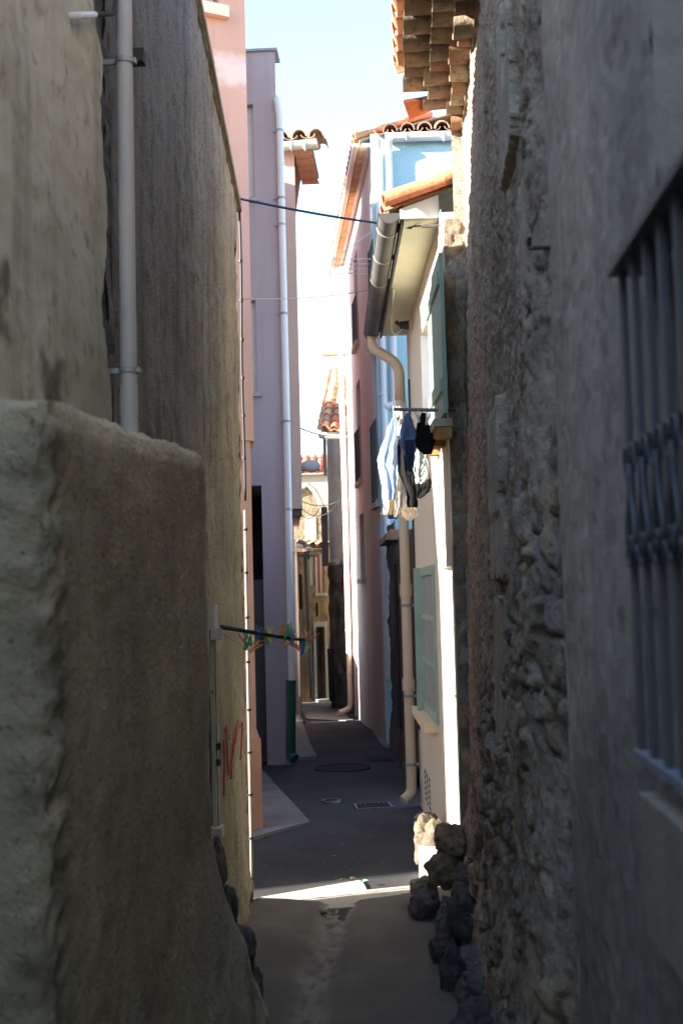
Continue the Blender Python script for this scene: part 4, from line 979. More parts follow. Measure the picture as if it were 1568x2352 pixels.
pipe('downpipe', [at(868,318,yp-.1), at(868,345,yp), at(872,560,yp), at(879,800,yp), at(884,1000,yp), at(893,1560,yp)], .047, M['pvc'], 'long white downpipe at left corner of the blue house', [at(871,480,yp), at(880,905,yp), at(890,1480,yp)], GD)
pipe('downpipe', [at(893,320,yp-.09), at(893,345,yp-.02), at(898,560,yp-.02), at(905,900,yp-.02), at(906,928,yp-.02), at(886,934,yp-.02)], .047, M['pvc'], 'shorter white downpipe on the blue wall joining the long one by an elbow', [at(905,905,yp-.02)], GD)

# ================================================================== ROSE HOUSE (right far)
TA, TB = (-.30, 16.1), (-1.0, 22.0); tp_ = Plane(TA, TB); ztA = at(862,330,16.1).z; ztB = at(785,617,22).z; ztp = (ztA+ztB)/2
t = thing('rose_house', (.3, 19, gz(19)), 'tall rose rendered house with dark shutters, right of the street', 'house')
rc = {'a': (817,560,832,690), 'a2': (812,665,824,795)}
hs = []
W = [(815,560,824,800), (820,865,828,985), (823,985,831,1112), (828,1178,837,1330), (853,440,862,690), (856,790,866,930)]
W = [(814,575,822,800), (820,870,829,1110), (827,1178,837,1330), (852,445,862,690), (857,790,868,1160)]
for w in W: hs.append(tp_.rect(*w)+(.14,))
mb = MB(); panel(mb, tp_, gz(19)-.4, ztp+.05, hs)
for A_, B_ in ((TB,(3,22.6)),((3,22.6),(3,16.6)),((3,16.6),TA)): panel(mb, Plane(A_,B_), gz(19)-.4, ztp+.05)
mb.build('wall', M['tall'], t)
for k, h in enumerate(hs):
    a,b,c,d,_ = h
    w0 = pane(tp_, h, .13, 'window', M['shut'] if k != 2 else M['dark'], t)
    mb = MB(); plbox(mb, tp_, a-.06,b+.06,c-.07,c-.002, .0,.07); mb.build('window_sill', M['stonesill'], t)
    if k in (0,1,3,4):       # folded shutter and its guard rail at the lower half
        mb = MB(); mb.obox(tp_.p(b,c+.03,.002), tp_.u*.03, tp_.n*.0+Vector((0,0,(d-c)*.5)), tp_.n*.05); mb.build('shutter', M['shut'], t)
        mb = MB(); mb.tube([tp_.p(a,c+(d-c)*.52,.03), tp_.p(b,c+(d-c)*.52,.03)], .012, 6)
        for i in range(6): s_ = a+(b-a)*(i+.5)/6; mb.tube([tp_.p(s_,c+.05,.03), tp_.p(s_,c+(d-c)*.52,.03)], .007, 5)
        mb.build('guard_rail', M['iron'], t)
# eave of the rose house
mb = MB(); mb.half(tp_.p(-.1,ztp+.02,.21), tp_.p(tp_.L+.1,ztp+.02,.21), .05, th=.005); mb.build('gutter', M['pvcp'], t, auto=40)
mb = MB(); mb.obox(tp_.p(-.05,ztp,.001), tp_.u*(tp_.L+.1), tp_.n*.13, (0,0,.05)); mb.build('soffit', M['white'], t)
mb = MB(); n = 34
for k in range(n):
    s_ = -.05+(tp_.L+.1)*k/n; L_ = (tp_.L+.1)/n; vs = []
    for o_ in (.07,.165):
        for i in range(7):
            a_ = math.pi*i/6; vs.append(tp_.p(s_+L_/2+math.cos(a_)*L_*.5, ztp-.002-.04*math.sin(a_), o_))
    mb.add(vs, [(i,i+1,7+i+1,7+i) for i in range(6)]+[tuple(range(7))[::-1],tuple(range(7,14))], random.choice([(1.2,.8,.55),(1.1,.75,.55),(1.3,.95,.7)]))
mb.build('eave_tile_course', M['tile'], t)
mb = MB(); vd = (-tp_.n + Vector((0,0,.3))).normalized(); canal(mb, tp_.p(-.1,ztp+.09,.22), tp_.u, vd, 28, 3, .215, .36, .095); mb.build('roof_tile', M['tile'], t, auto=50)
mb = MB(); a_ = tp_.p(-.1,ztp+.055,.17); mb.slab([a_, a_+tp_.u*(tp_.L+.2), a_+tp_.u*(tp_.L+.2)+vd*3, a_+vd*3], (0,0,.03)); mb.build('roof_deck', M['mortar'], t)
# airer on the rose house wall
e = tp_.rect(852,575,862,600); t2 = thing('wall_airer', tp_.p(e[0],e[2],0), 'white wire airer sticking out from the upper rose house wall', 'airer')
s_ = tp_.sz(857,590)[0]; z_ = tp_.sz(857,590)[1]
for k in range(4):
    mb = MB(); mb.tube([tp_.p(s_+.25*k, z_-.03, .02), tp_.p(s_+.25*k+.1, z_, .55)], .006, 5); mb.build('wire', M['white'], t2)
mb = MB(); mb.tube([tp_.p(s_-.05,z_,.55), tp_.p(s_+.95,z_,.55)], .007, 5); mb.tube([tp_.p(s_,z_+.35,.02), tp_.p(s_+.1,z_,.55)], .006, 5); mb.tube([tp_.p(s_+.05,z_,.28), tp_.p(s_+.85,z_,.28)], .006, 5); mb.build('frame', M['white'], t2)
# its downpipe
s_ = tp_.sz(790,1100)[0]
s_ = min(s_, tp_.L-.05)
zb_ = gz(21.6)
pp = [tp_.p(s_,ztp-.02,.21), tp_.p(s_,ztp-.3,.10), tp_.p(s_,3,.08), tp_.p(s_,zb_+.12,.08), tp_.p(s_-.15,zb_+.06,.30)]
pipe('downpipe', pp, .05, M['pvcp'], 'peach downpipe at the sunlit far corner of the rose house', [tp_.p(s_,z,.08) for z in (6,4.6,3.4,2,1,.2)], None, .1)

# ================================================================== SALMON HOUSE (left of street)
PC = (-1.115, 8.68); PF = (-11.5, 2.75)
t = thing('salmon_house', (-2.4, 10.5, 0), 'tall salmon rendered house with brown plinth at the left street corner', 'house')
pf = Plane(PC, PF)
wx = pf.rect(468,-40,500,16); hole = [wx+(.12,)]
mb = MB(); zs1 = at(578,1012,8.66).z; zpl = at(585,1697,8.66).z; HH = 8.4; WH = 6.3
panel(mb, pf, zs1, HH, hole, s0=-.02, s1=3.0, o=.02); panel(mb, pf, zpl, zs1, (), s0=.0, s1=3.0, o=0.0)
panel(mb, pf, -.05, WH, (), s0=3.0, s1=pf.L)  # unseen lower wing added to narrow the sun strip at the crossing
sidepl = Plane(PC, (-1.85, 13.15))
mb.add([pf.p(-.02,zs1,.02), pf.p(3,zs1,.02), pf.p(3,zs1,0), pf.p(0,zs1,0)], [(0,1,2,3)])
PCu = pf.p(-.02, 0, .02)
mb.add([(PCu.x,PCu.y,zs1),(-1.85,13.15,zs1),(-1.85,13.15,HH),(PCu.x,PCu.y,HH)], [(0,1,2,3)])
q = pf.p(0,0,0)
mb.add([(q.x,q.y,-.1),(-1.85,13.15,-.1),(-1.85,13.15,zs1),(q.x,q.y,zs1)], [(0,1,2,3)])
mb.add([(q.x,q.y,zs1),(PCu.x,PCu.y,zs1),(-1.85,13.15,zs1)], [(0,1,2)])
q3 = pf.p(3,0,0); q3u = pf.p(3,0,.02); mb.add([(-1.85,13.15,-.1),(-4.6,13.1,-.1),(-4.6,13.1,HH),(-1.85,13.15,HH)], [(0,1,2,3)])
mb.add([(q3u.x,q3u.y,-.1),(-4.6,13.1,-.1),(-4.6,13.1,HH),(q3u.x,q3u.y,HH)], [(0,1,2,3)])
mb.add([(PCu.x,PCu.y,HH),(q3u.x,q3u.y,HH),(-4.6,13.1,HH),(-1.85,13.15,HH)], [(0,1,2,3)])
q4 = pf.p(pf.L,0,0); mb.add([(q3.x,q3.y,WH),(q4.x,q4.y,WH),(-12.5,6,WH),(-4.6,9,WH)], [(0,1,2,3)])
mb.add([(q4.x,q4.y,-.1),(-12.5,6,-.1),(-12.5,6,WH),(q4.x,q4.y,WH)], [(0,1,2,3)])
mb.build('wall', M['pink'], t)
mb = MB(); mb.obox(pf.p(-.025,-.1,.025), pf.u*3, -pf.n*.024, (0,0,zpl+.1)); mb.obox(Vector((pf.p(-.025,0,.0).x, pf.p(-.025,0,.0).y, -.1)), sidepl.u*2, Vector((-.05,0,0)), (0,0,zpl+.1)); mb.build('plinth', mat('brown_plinth', (.62,.32,.22), (.50,.25,.17), sc=2, streak=(.35,.18,.12), sk=.6, bump=.3, bsc=120), t)
w0 = pane(pf, wx, .10, 'window', M['white'], t)
mb = MB(); plbox(mb, pf, wx[0]-.06, wx[1]+.05, wx[2]-.09, wx[2]-.002, .021, .08); mb.build('window_sill', M['pvcp'], t)
def blotch(m, p, r, col, k):
    nt = m.node_tree; L = nt.links; b = nt.nodes['Principled BSDF']; old = b.inputs['Base Color'].links[0].from_socket
    g = nd(nt, 'ShaderNodeNewGeometry'); sb = nd(nt, 'ShaderNodeVectorMath', operation='SUBTRACT'); L.new(g.outputs['Position'], sb.inputs[0]); sb.inputs[1].default_value = p
    sc_ = nd(nt, 'ShaderNodeVectorMath', operation='DIVIDE'); L.new(sb.outputs[0], sc_.inputs[0]); sc_.inputs[1].default_value = r
    ln = nd(nt, 'ShaderNodeVectorMath', operation='LENGTH'); L.new(sc_.outputs[0], ln.inputs[0])
    n = nd(nt, 'ShaderNodeTexNoise'); n.inputs['Scale'].default_value = 9; n.inputs['Detail'].default_value = 6; L.new(g.outputs['Position'], n.inputs['Vector'])
    ad = nd(nt, 'ShaderNodeMath', operation='MULTIPLY_ADD'); L.new(n.outputs['Fac'], ad.inputs[0]); ad.inputs[1].default_value = 2.2; L.new(ln.outputs['Value'], ad.inputs[2])
    mr = nd(nt, 'ShaderNodeMapRange'); mr.inputs['From Min'].default_value = 2.2; mr.inputs['From Max'].default_value = 1.5; mr.inputs['To Max'].default_value = k; L.new(ad.outputs[0], mr.inputs['Value'])
    x = nd(nt, 'ShaderNodeMix', data_type='RGBA'); L.new(mr.outputs['Result'], x.inputs[0]); L.new(old, x.inputs[6]); x.inputs[7].default_value = (*col, 1); L.new(x.outputs[2], b.inputs['Base Color'])
blotch(M['pink'], pf.p(*pf.sz(540,165)), (.30,.30,.14), (.72,.56,.50), .9)

# ================================================================== MAUVE HOUSE
YM = 13.3; mp_ = Plane((-1.33, YM), (-4.8, YM)); zm = at(595,119,YM).z; zmg = gz(YM)
t = thing('mauve_house', (-2.6, 14.4, zmg), 'mauve rendered house with dark garage opening and flat top', 'house')
w1 = mp_.rect(552,240,583,455); w2_ = mp_.rect(560,690,589,902); gr_ = mp_.rect(520,1116,607,1742); gr_ = (gr_[0],gr_[1],zmg-.3,gr_[3])
mb = MB(); panel(mb, mp_, zmg-.3, zm, [w1+(.12,), w2_+(.12,), gr_+(1.6,)])
cmi = (-1.80, 16.0); mside = Plane((-1.33,YM), cmi)
mb.add([(-1.33,YM,zmg-.3),(-1.36,YM+.3,zmg-.3),(-1.36,YM+.3,zm),(-1.33,YM,zm)], [(0,1,2,3)])
mb.add([(-1.33,YM,zm),(-4.8,YM,zm),(-4.8,YM+.3,zm),(-1.36,YM+.3,zm)], [(0,1,2,3)])
mb.add([(-1.36,YM+.3,zmg-.3),(-4.8,YM+.3,zmg-.3),(-4.8,YM+.3,zm),(-1.36,YM+.3,zm)], [(0,1,2,3)]) if False else None
zr = 7.5
mb.add([(-1.36,YM+.3,zr),(-4.8,YM+.3,zr),(-4.8,YM+.3,zm),(-1.36,YM+.3,zm)], [(0,1,2,3)])
mb.add([(-1.36,YM+.3,zmg-.3),(*cmi,zmg-.3),(*cmi,zr),(-1.36,YM+.3,zr)], [(0,1,2,3)])
mb.add([(*cmi,zmg-.3),(-4.8,16,zmg-.3),(-4.8,16,zr),(*cmi,zr)], [(0,1,2,3)])
mb.add([(-4.8,16,zmg-.3),(-4.8,YM,zmg-.3),(-4.8,YM,zr),(-4.8,16,zr)], [(0,1,2,3)])
mb.add([(-1.36,YM+.3,zr),(*cmi,zr),(-4.8,16,zr),(-4.8,YM+.3,zr)], [(0,1,2,3)])
mb.build('wall', M['mauve'], t)
mb = MB(); mb.box((-4.82,YM-.03,zm),(-1.30,YM+.32,zm+.03)); mb.build('parapet_flashing', M['zinc'], t)
pane(mp_, gr_, 1.6, 'garage_wall', plain('garage_dark', (.10,.07,.06), .8), t)
mb = MB(); p = at(603,1330,YM+.5); plbox(mb, mp_, gr_[0]+.02, gr_[0]+.20, zmg, at(600,1330,YM).z, -.45,-.40); mb.build('garage_door', plain('grey_door', (.2,.19,.2), .6), t)
for w_ in (w1, w2_):
    pane(mp_, w_, .11, 'window', M['white'], t)
    mb = MB(); plbox(mb, mp_, w_[0]-.05, w_[1]+.05, w_[2]-.05, w_[2]-.002, .001, .05); mb.build('window_sill', M['mauve'], t)
yq = YM-.03
t = thing('downpipe', at(668,1740,yq), 'white downpipe ending in a green iron boot at the mauve house corner', 'downpipe')
X_ = lambda y: 641 + (y-230)*.0205 + (2 if y > 600 else 0)
mb = MB(); mb.tube(bend([at(628,222,yq+.25), at(637,232,yq+.0), at(X_(270),270,yq), at(X_(900),900,yq), at(X_(1570),1570,yq)], .06, 6), .041, 16); mb.build('pipe', M['pvc'], t, auto=45)
for y in (300, 455, 516, 720, 968, 1170, 1470):
    mb = MB(); p = at(X_(y), y, yq); mb.tube([p-Vector((0,0,.012)), p+Vector((0,0,.012))], .046, 16); mb.box((p.x-.045-.03,p.y-.008,p.z-.012),(p.x-.03,p.y+.008,p.z+.012)); mb.build('pipe_clip', M['zinc'], t, auto=45)
mb = MB(); zq = at(668,1562,yq); bq = at(668,1722,yq); mb.tube([zq, zq-Vector((0,0,.03)), zq-Vector((0,0,.031)), bq], [.062,.062,.055,.055], 16); mb.tube(bend([bq, bq-Vector((0,0,.06)), bq+Vector((.045,-.04,-.095))], .05, 5), [.056]*8, 16); mb.build('boot', M['castg'], t, auto=45)

# ================================================================== JETTIED HOUSE
YJ = 16.0; zjb = at(680,1168,YJ).z; zjt = at(665,347,YJ).z; xj = at(685,760,YJ).x
t = thing('jettied_house', (-2.6, 18, gz(YJ)), 'dusty pink house with overhanging upper storey, gutter and tiled eave', 'house')
mb = MB(); fp = [(xj,YJ),(xj-.44,20.3),(-8.5,17.5),(-8.5,YJ)]  # unseen back wall slanted to let sun reach the rose house
shell(mb, fp, zjb, zjt); mb.add([(x,y,zjb) for x,y in fp], [(3,2,1,0)])
mb.build('wall', M['jetty'], t)
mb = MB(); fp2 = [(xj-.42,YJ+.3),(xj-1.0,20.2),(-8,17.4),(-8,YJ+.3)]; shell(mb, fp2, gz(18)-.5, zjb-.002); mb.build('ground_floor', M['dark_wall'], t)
mb = MB(); mb.box((xj-.5,YJ+.03,zjb-.10),(xj-.03,YJ+.25,zjb-.003)); mb.build('beam', M['dwood'], t)
ga = at(644,333,YJ-.22); gb_ = at(728,326,YJ-.22)
mb = MB(); mb.half(ga, gb_, .085, th=.006, seg=12); mb.tube([ga+Vector((0,-.085,0)), gb_+Vector((0,-.085,0))], .011, 8); gt = mb.build('gutter', mat('cream_gutter', (.72,.66,.52),(.66,.6,.48),sc=4,bump=.05,rough=.5), t, auto=40)
for px in (669, 700):
    mb = MB(); p = at(px, 331, YJ-.22); mb.tube([p+Vector((0,.088*math.cos(math.pi*i/8),-.088*math.sin(math.pi*i/8))) for i in range(9)], .01, 6); mb.build('gutter_bracket', M['white'], gt)
mb = MB(); canal(mb, (ga.x-1.5, YJ-.27, ga.z+.0), (1,0,.03), (0,1,.27), 9, 4, .235, .38, .10, [(.9,.75,.65),(.8,.7,.62),(1,.8,.66)]); mb.build('roof_tile', M['tile'], t, auto=50)
mb = MB(); mb.slab([(ga.x-1,YJ-.2,zjt+.02),(xj+.26,YJ-.2,zjt+.02),(xj+.26,YJ+1.2,zjt+.02),(xj-.02,YJ+1.25,zjt+.02),(xj-.44,20.3,zjt+.02),(-4,20,zjt+.02)], (0,0,.04)); mb.build('roof_deck', M['mortar'], t)
mb = MB()
for k in range(5):
    y = YJ-.1+k*.27; vs = []; L_ = .27
    for xx in (xj+.01, xj+.27):
        for i in range(7): a_ = math.pi*i/6; vs.append((xx-(0 if xx<xj+.1 else .04*math.cos(a_)**2), y+L_/2+math.cos(a_)*L_*.5, zjt+.018-.10*math.sin(a_)))
    mb.add(vs, [(i,i+1,7+i+1,7+i) for i in range(6)]+[tuple(range(7))[::-1],tuple(range(7,14))], random.choice([(1.1,.62,.45),(1.0,.55,.4),(1.15,.7,.52)]))
mb.build('eave_tile_course', M['tile'], t)
# street lamp on its flank
lc = at(711,1070,17.2)
t = thing('street_lamp', (xj-.12,17.2,lc.z-.05), 'white egg-shaped street lamp fixed to the jettied house', 'street lamp')
mb = MB(); vs = []; nu, nv = 20, 14
for j in range(nv+1):
    ph = math.pi*j/nv
    for i in range(nu):
        th = 2*math.pi*i/nu; x_ = math.cos(ph)*.15; r_ = math.sin(ph)*(.085+.025*math.cos(ph)); vs.append(lc+Vector((x_, math.cos(th)*r_, math.sin(th)*r_*1.05 - .10*max(0,x_)*.3)))
mb.add(vs, [(j*nu+i,(j+1)*nu+i,(j+1)*nu+(i+1)%nu,j*nu+(i+1)%nu) for j in range(nv) for i in range(nu)]); mb.build('globe', M['lamp'], t, smooth=True)
mb = MB(); mb.tube([(xj-.2,17.2,lc.z-.08), lc-Vector((.16,0,.02)), lc-Vector((.09,0,.0))], [.03,.035,.05], 12); mb.build('arm', M['shut'], t, smooth=True)

# ================================================================== GREY HOUSE (end of street, right)
HA, HB = (-.85, 22.5), at(757,1300,24.0); HB = (HB.x, 24.0); hp = Plane(HB, HA); 
zgut = at(762,994,23).z
t = thing('grey_house', (0, 25, gz(23)), 'grey plastered house with dark rough base and old tiled roof', 'house')
mb = MB(); n1, n2 = 30, 90; vs=[]; cs=[]
for i in range(n1+1):
    for j in range(n2+1):
        s_ = hp.L*i/n1; z = gz(23)-.4+(zgut-gz(23)+.4)*j/n2; zd = at(780,1290,23).z + .06*fbm(s_*4,2,2); dkk = z < zd
        d = (.035*fbm(s_*4,1,z*4)+.04) if dkk else .01*fbm(s_*3,1,z*3); q = .20*(1+.6*fbm(s_*3,5,z*4)) if dkk else 1+.15*fbm(s_*2,1,z*2)
        vs.append(hp.p(s_,z,d)); cs.append((q*1.05,q,q*.95) if dkk else (q,q,q))
w2=n2+1; mb.add(vs, [(i*w2+j,(i+1)*w2+j,(i+1)*w2+j+1,i*w2+j+1) for i in range(n1) for j in range(n2)], cs)
for A_, B_ in ((HB,(HB[0]+.9,29)),((HB[0]+.9,29),(3,29)),((3,29),(3,23))): panel(mb, Plane(A_,B_), gz(23)-.4, zgut)
mb.build('wall', M['grey_house'], t, smooth=False)
e0 = at(737,998,22.6); e1 = at(800,1000,22.2)
mb = MB(); mb.half(e0, e1, .085, th=.006); mb.build('gutter', M['zinc'], t, auto=40)
uu = (e1-e0).normalized(); vv = Vector((.045,1,.62)).normalized()
mb = MB(); canal(mb, e0+Vector((.0,.02,.08)), uu, vv, 5, 11, .235, .30, .105, [(1.2,1.0,.75),(1.15,.72,.55),(1.1,.62,.48),(1.2,1.05,.85),(.85,.75,.68)]); mb.build('roof_tile', M['tile'], t, auto=50)
mb = MB(); mb.slab([e0+Vector((0,.05,.05)), e1+Vector((.5,.05,.05)), e1+Vector((.5,.05,.05))+vv*3.5, e0+Vector((0,.05,.05))+vv*3.5], (0,0,.02)); mb.build('roof_deck', M['mortar'], t)
c0 = at(744,872,25.4); c1 = at(800,872,25.4); zc0 = at(744,885,25.4).z; zc1_ = at(744,816,25.4).z
mb = MB(); mb.box((c0.x,25.4,zc0-1),(c1.x,26.2,zc1_)); ch = mb.build('chimney', mat('flaking_white', (.72,.70,.66),(.5,.48,.44),sc=5,spot=(.3,.27,.24),spsc=8,spk=.9,bump=.8,bsc=14,bdist=.04), t)
mb = MB(); mb.box((c0.x-.04,25.36,zc1_),(c1.x,26.24,zc1_+.05),(1.2,.9,.55)); mb.build('chimney_cap', M['tile'], ch)
mb = MB(); mb.box((c0.x+.1,25.33,zc0+.0),(c1.x,25.399,zc0+.10)); mb.build('flashing', M['zinc'], ch)
# open shutters seen edge-on
a_ = at(737,1165,23.6); b_ = at(756,1300,23.6)
mb = MB(); mb.box((a_.x,23.55,b_.z),(b_.x-.01,23.62,a_.z)); mb.box((a_.x+.02,23.53,b_.z+.1),(b_.x-.03,23.549,b_.z+.18)); mb.box((a_.x+.02,23.53,a_.z-.2),(b_.x-.03,23.549,a_.z-.12)); mb.build('shutter', M['shut'], t)
a_ = at(741,998,23.6); b_ = at(751,1092,23.6)
mb = MB(); mb.box((a_.x,23.55,b_.z),(b_.x,23.60,a_.z)); mb.build('shutter', mat('pale_green_shutter',(.20,.27,.24),(.16,.22,.2)), t)
# dark downpipe at its corner
mb = MB(); mb.tube([at(758,1490,23.5), at(763,1610,23.5)], .06, 8); mb.build('old_pipe', M['black'], t)
mb = MB(); mb.tube(sag(at(690,984,16.6), at(785,1000,22.1), .05), .012, 6); tag(mb.build('street_cable', M['bluec']), 'dark cable from jettied house to the grey house gutter', 'cable')
mb = MB(); mb.tube(sag(at(682,1145,20.2), at(792,1140,22.4), .15), .012, 6); mb.tube(sag(at(684,1160,20.2), at(786,1138,22.4), .28), .010, 6); mb.tube(sag(at(684,1172,20.2), at(736,1160,23), .2), .009, 6)
tag(mb.build('wire_bundle', M['black']), 'tangle of dark wires crossing before the far stone gable', 'wire')
# metal hoop guard
p = gnd(694,1662); t = thing('hoop_guard', p, 'low metal hoop guard standing beside the green iron boot', 'bollard')
mb = MB(); q0_ = p+Vector((-.035,0,0)); q1_ = p+Vector((.04,0,0)); mb.tube(bend([q0_, q0_+Vector((0,0,.24)), q1_+Vector((0,0,.24)), q1_], .03), .010, 8); mb.build('hoop', M['greyp'], t, smooth=True)
mb = MB(); mb.box((p.x-.045,p.y-.03,p.z-.01),(p.x+.05,p.y+.03,p.z+.03)); mb.build('base', M['black'], t)

# ================================================================== OCHRE HOUSE and what stands behind
YO = 26.3; oc = Plane((at(660,1400,YO).x, YO-.4), (at(790,1400,YO+.3).x, YO+.3)); zo = at(700,1262,YO).z
t = thing('ochre_house', (-2.2, YO+1, gz(YO)), 'peeling ochre house with pink shutters and old doors at the street end', 'house')
op_ = lambda *r: oc.rect(*r)
H_ = [op_(724,1272,744,1362)+(.12,), op_(712,1275,723,1345)+(.10,), op_(725,1385,731,1415)+(.1,), op_(727,1440,746,1604)+(.25,), op_(709,1452,720,1604)+(.25,), op_(686,1320,694,1400)+(.2,)]
mb = MB(); panel(mb, oc, gz(YO)-.4, zo, H_)
oA, oB = oc.p(0,0), oc.p(oc.L,0)
for A_, B_ in (((oB.x,oB.y),(oB.x,30)),((oB.x,30),(oA.x,30)),((oA.x,30),(oA.x,oA.y))): panel(mb, Plane(A_,B_), gz(YO)-.4, zo)
mb.build('wall', M['ochre'], t)
a,b,c,d = H_[0][:4]
pane(oc, H_[0], .03, 'window', M['shpink'], t); mb = MB(); plbox(mb, oc, (a+b)/2-.015,(a+b)/2+.015,c,d, -.03,-.015); mb.build('shutter_post', plain('red_post', (.3,.06,.04), .6), t)
mb = MB(); plbox(mb, oc, a-.05,b+.05,c-.06,c-.003, .0,.08); mb.build('window_sill', M['stonesill'], t)
pane(oc, H_[1], .05, 'window', M['wood'], t); pane(oc, H_[2], .06, 'window', M['dwood'], t); pane(oc, H_[3], .2, 'door', M['dwood'], t); pane(oc, H_[4], .2, 'door', M['dwood'], t); pane(oc, H_[5], .18, 'window', M['dark'], t)
a,b,c,d = H_[3][:4]; mb = MB(); plbox(mb, oc, a-.08,b+.08,gz(YO)-.2,gz(YO)+.07, .002,.2); mb.build('doorstep', M['stonesill'], t)
mb = MB(); 
for q_ in ((a-.07,a-.005,c,d+.12),(b+.005,b+.07,c,d+.12),(a-.005,b+.005,d+.004,d+.12)): plbox(mb, oc, *q_, .002,.02)
mb.build('door_surround', M['stonesill'], t)
mb = MB(); canal(mb, oc.p(-.1,zo+.03,.2), oc.u, (-oc.n+Vector((0,0,.10))), 7, 4, .2, .35, .09, [(.9,.75,.5),(.8,.65,.45),(1,.8,.55)]); mb.build('roof_tile', M['tile'], t, auto=50)
mb = MB(); mb.slab([oc.p(-.2,zo+.0,.15), oc.p(oc.L+.1,zo,.15), oc.p(oc.L+.1,zo+.16,-1.6), oc.p(-.2,zo+.16,-1.6)], (0,0,.02)); mb.build('roof_deck', M['mortar'], t)
# shadowed lean-to in front of the ochre house (left)
ys_ = 22.0; a_ = at(640,1400,ys_).x; b_ = at(688,1400,ys_).x; zl = at(690,1262,ys_).z
t = thing('dark_house', ((a_+b_)/2-.5, ys_+1, gz(ys_)), 'dark shaded house wall with grey drainpipe, left before the ochre house', 'house')
mb = MB(); dp_ = Plane((-3.5,ys_),(b_,ys_)); shell(mb, [(-3.5,ys_),(b_,ys_),(b_-.35,25.4),(-3.5,25.4)], gz(ys_)-.5, zl); mb.prism([(b_-.02,ys_+.01),(b_-.25,ys_+.01),(-2.6,20.3),(-2.4,20.3)], -1, gz(21)+1.5); mb.prism([(-2.45,21.55),(-2.12,21.65),(-2.12,22.02),(-2.45,22.02)], -1, gz(21)+3.4); mb.prism([(-2.35,ys_+.1),(-3.45,ys_+.1),(-3.45,25.2),(-2.35,25.2)], zl-.3, 5.9)  # yard wall, pier and tall rear block are added to block sun
mb.build('wall', M['dark_wall'], t)
mb = MB(); mb.slab([(-3.6,ys_-.15,zl+.0),(b_+.10,ys_-.15,zl-.05),(b_+.02,25.4,zl+.1),(-3.6,25.4,zl+.6)], (0,0,.05)); mb.build('roof_deck', M['tile'], t)
pipe('drainpipe', [at(675,1238,ys_-.06), at(675,1260,ys_-.06), at(684,1600,ys_-.06)], .05, M['greyp'], 'thick grey drainpipe beside the jettied house corner', [at(679,1400,ys_-.06)], None, .05)
yq = 25.2
pipe('drainpipe', [at(684,1244,yq), at(700,1246,yq), at(703,1300,yq), at(709,1440,yq), at(716,1602,yq)], .045, M['greyp'], 'thin grey drainpipe with side bracket before the ochre house', [at(705,1420,yq), at(713,1560,yq)], None, .05)
mb = MB(); p = at(682,1276,yq); q_ = at(728,1276,yq); mb.tube([p, q_], .025, 8); mb.tube([at(710,1262,yq), at(710,1284,yq)], .03, 8); tag(mb.build('pipe_bracket', M['greyp']), 'grey horizontal bracket pole above the old ochre doors', 'bracket')
# stone gable
YG = 30.0; t = thing('stone_gable_house', (at(705,1200,YG).x, YG+1, gz(YG)), 'pale sunlit stone gable house behind the ochre house', 'house')
pts = [at(x, y, YG) for x, y in ((640,1300),(640,1140),(690,1125),(706,1117),(720,1128),(732,1150),(741,1176),(741,1300))]
mb = MB(); n_ = len(pts); pb = [p+Vector((0,3,0)) for p in pts]; mb.add(pts+pb, [tuple(range(n_))]+[(i,(i+1)%n_,n_+(i+1)%n_,n_+i) for i in range(n_)]); mb.build('wall', M['farstone'], t)
mb = MB(); pts = [at(x, y, YG-.06) for x, y in ((640,1138),(690,1122),(706,1114),(721,1126),(734,1150),(742,1176))]; mb.tube(pts, .07, 6); mb.build('roof_edge', M['mortar'], t)
a_ = at(700,1188,YG-.02); b_ = at(726,1240,YG-.02); mb = MB(); mb.box((a_.x,YG-.03,b_.z),(b_.x,YG-.002,a_.z)); mb.build('wall_repair', M['cream'], t)
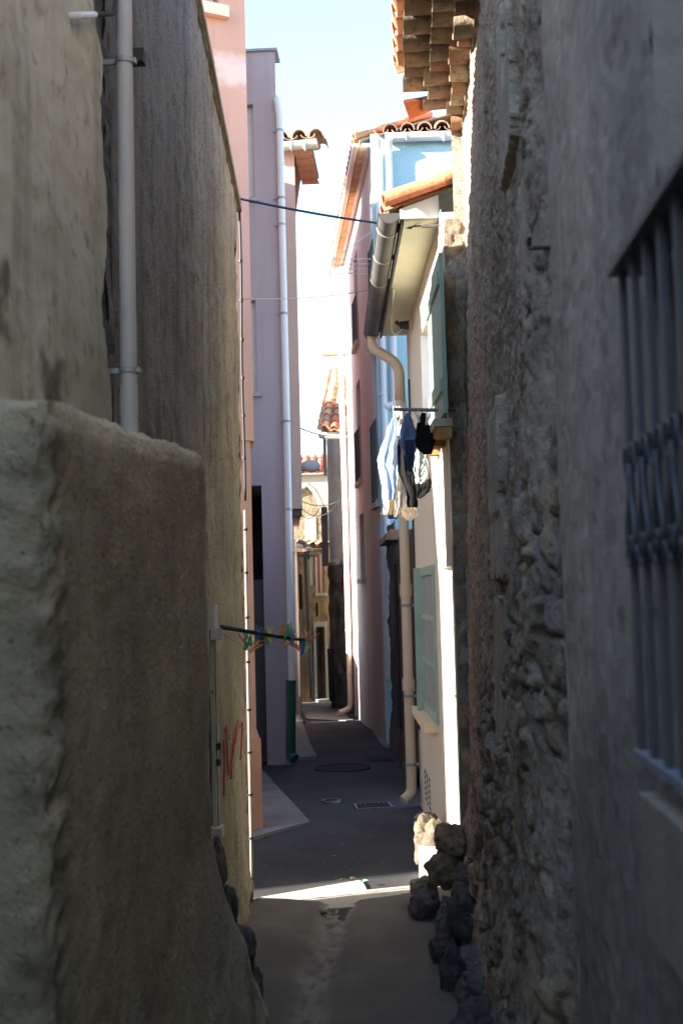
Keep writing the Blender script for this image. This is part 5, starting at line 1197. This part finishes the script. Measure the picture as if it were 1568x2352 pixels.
# cream house with red roof
YC = 38.0; a_ = at(600,1093,YC); b_ = at(800,1093,YC)
t = thing('red_roofed_house', (at(720,1100,YC).x, YC+1, gz(YC)), 'far cream house with red tiled roof beyond the stone gable', 'house')
mb = MB(); mb.box((a_.x,YC,-1.5),(b_.x,YC+5,a_.z)); mb.build('wall', M['cream'], t)
mb = MB(); canal(mb, (a_.x, YC-.25, a_.z+.02), (1,0,0), (0,1,.42), 12, 4, .25, .45, .11, [(1.2,.5,.4),(1.1,.45,.36),(1.25,.6,.5)]); mb.build('roof_tile', M['tile'], t, auto=50)
mb = MB(); mb.slab([(a_.x,YC-.25,a_.z-.02),(b_.x,YC-.25,a_.z-.02),(b_.x,YC+1.5,a_.z+.72),(a_.x,YC+1.5,a_.z+.72)], (0,0,.03)); mb.build('roof_deck', M['mortar'], t)
mb = MB(); q_ = at(735,1150,YC-.05); 
# conifer tip
YT = 60; t = thing('conifer', (at(699,1060,YT).x, YT, gz(YT)), 'blue green conifer tip above the red tiled roof', 'tree')
top_ = at(700,1036,YT); bz_ = gz(YT)
mb = MB(); mb.tube([(top_.x,YT,bz_), top_], [.16,.01], 8); mb.build('trunk', M['dwood'], t)
mb = MB()
for k in range(900):
    f = random.random()**1.3; h = top_.z - f*(top_.z-bz_-1.0); r_ = .04+f*1.8*random.random(); a_ = random.random()*2*math.pi
    p = Vector((top_.x+r_*math.cos(a_), YT+r_*math.sin(a_), h - r_*.25)); d_ = Vector((math.cos(a_),math.sin(a_),.15))*(.10+.25*f); w_ = Vector((-math.sin(a_),math.cos(a_),random.uniform(-.4,.4)))*(.03+.05*f)
    mb.add([p-w_, p+d_, p+w_], [(0,1,2)])
mb.build('crown', M['leaf'], t)

# ================================================================== LIGHT
SUN_H = Vector((.93, .37, 0)).normalized(); EL = R(20)
sd = bpy.data.lights.new('sun', 'SUN'); sd.energy = 4.5; sd.angle = R(.5); sd.color = (1, .93, .82)
so = bpy.data.objects.new('sun', sd); COL.objects.link(so)
trav = Vector((SUN_H.x*math.cos(EL), SUN_H.y*math.cos(EL), -math.sin(EL)))
so.rotation_euler = trav.to_track_quat('-Z', 'Y').to_euler(); so.location = (-10, -4, 12)
w = bpy.data.worlds.new('World'); S.world = w; w.use_nodes = True; nt = w.node_tree
sky = nt.nodes.new('ShaderNodeTexSky'); sky.sky_type = 'NISHITA'; sky.sun_disc = False; sky.sun_elevation = EL; sky.sun_rotation = math.atan2(-SUN_H.x, -SUN_H.y)
bg = nt.nodes['Background']; bg.inputs['Strength'].default_value = .13; sky.dust_density = .4; sky.ozone_density = 1.5; nt.links.new(sky.outputs['Color'], bg.inputs['Color'])
S.view_settings.view_transform = 'Standard'; S.view_settings.look = 'None'; S.view_settings.gamma = 1; S.view_settings.exposure = 2.62
S.cycles.max_bounces = 10; S.cycles.diffuse_bounces = 7
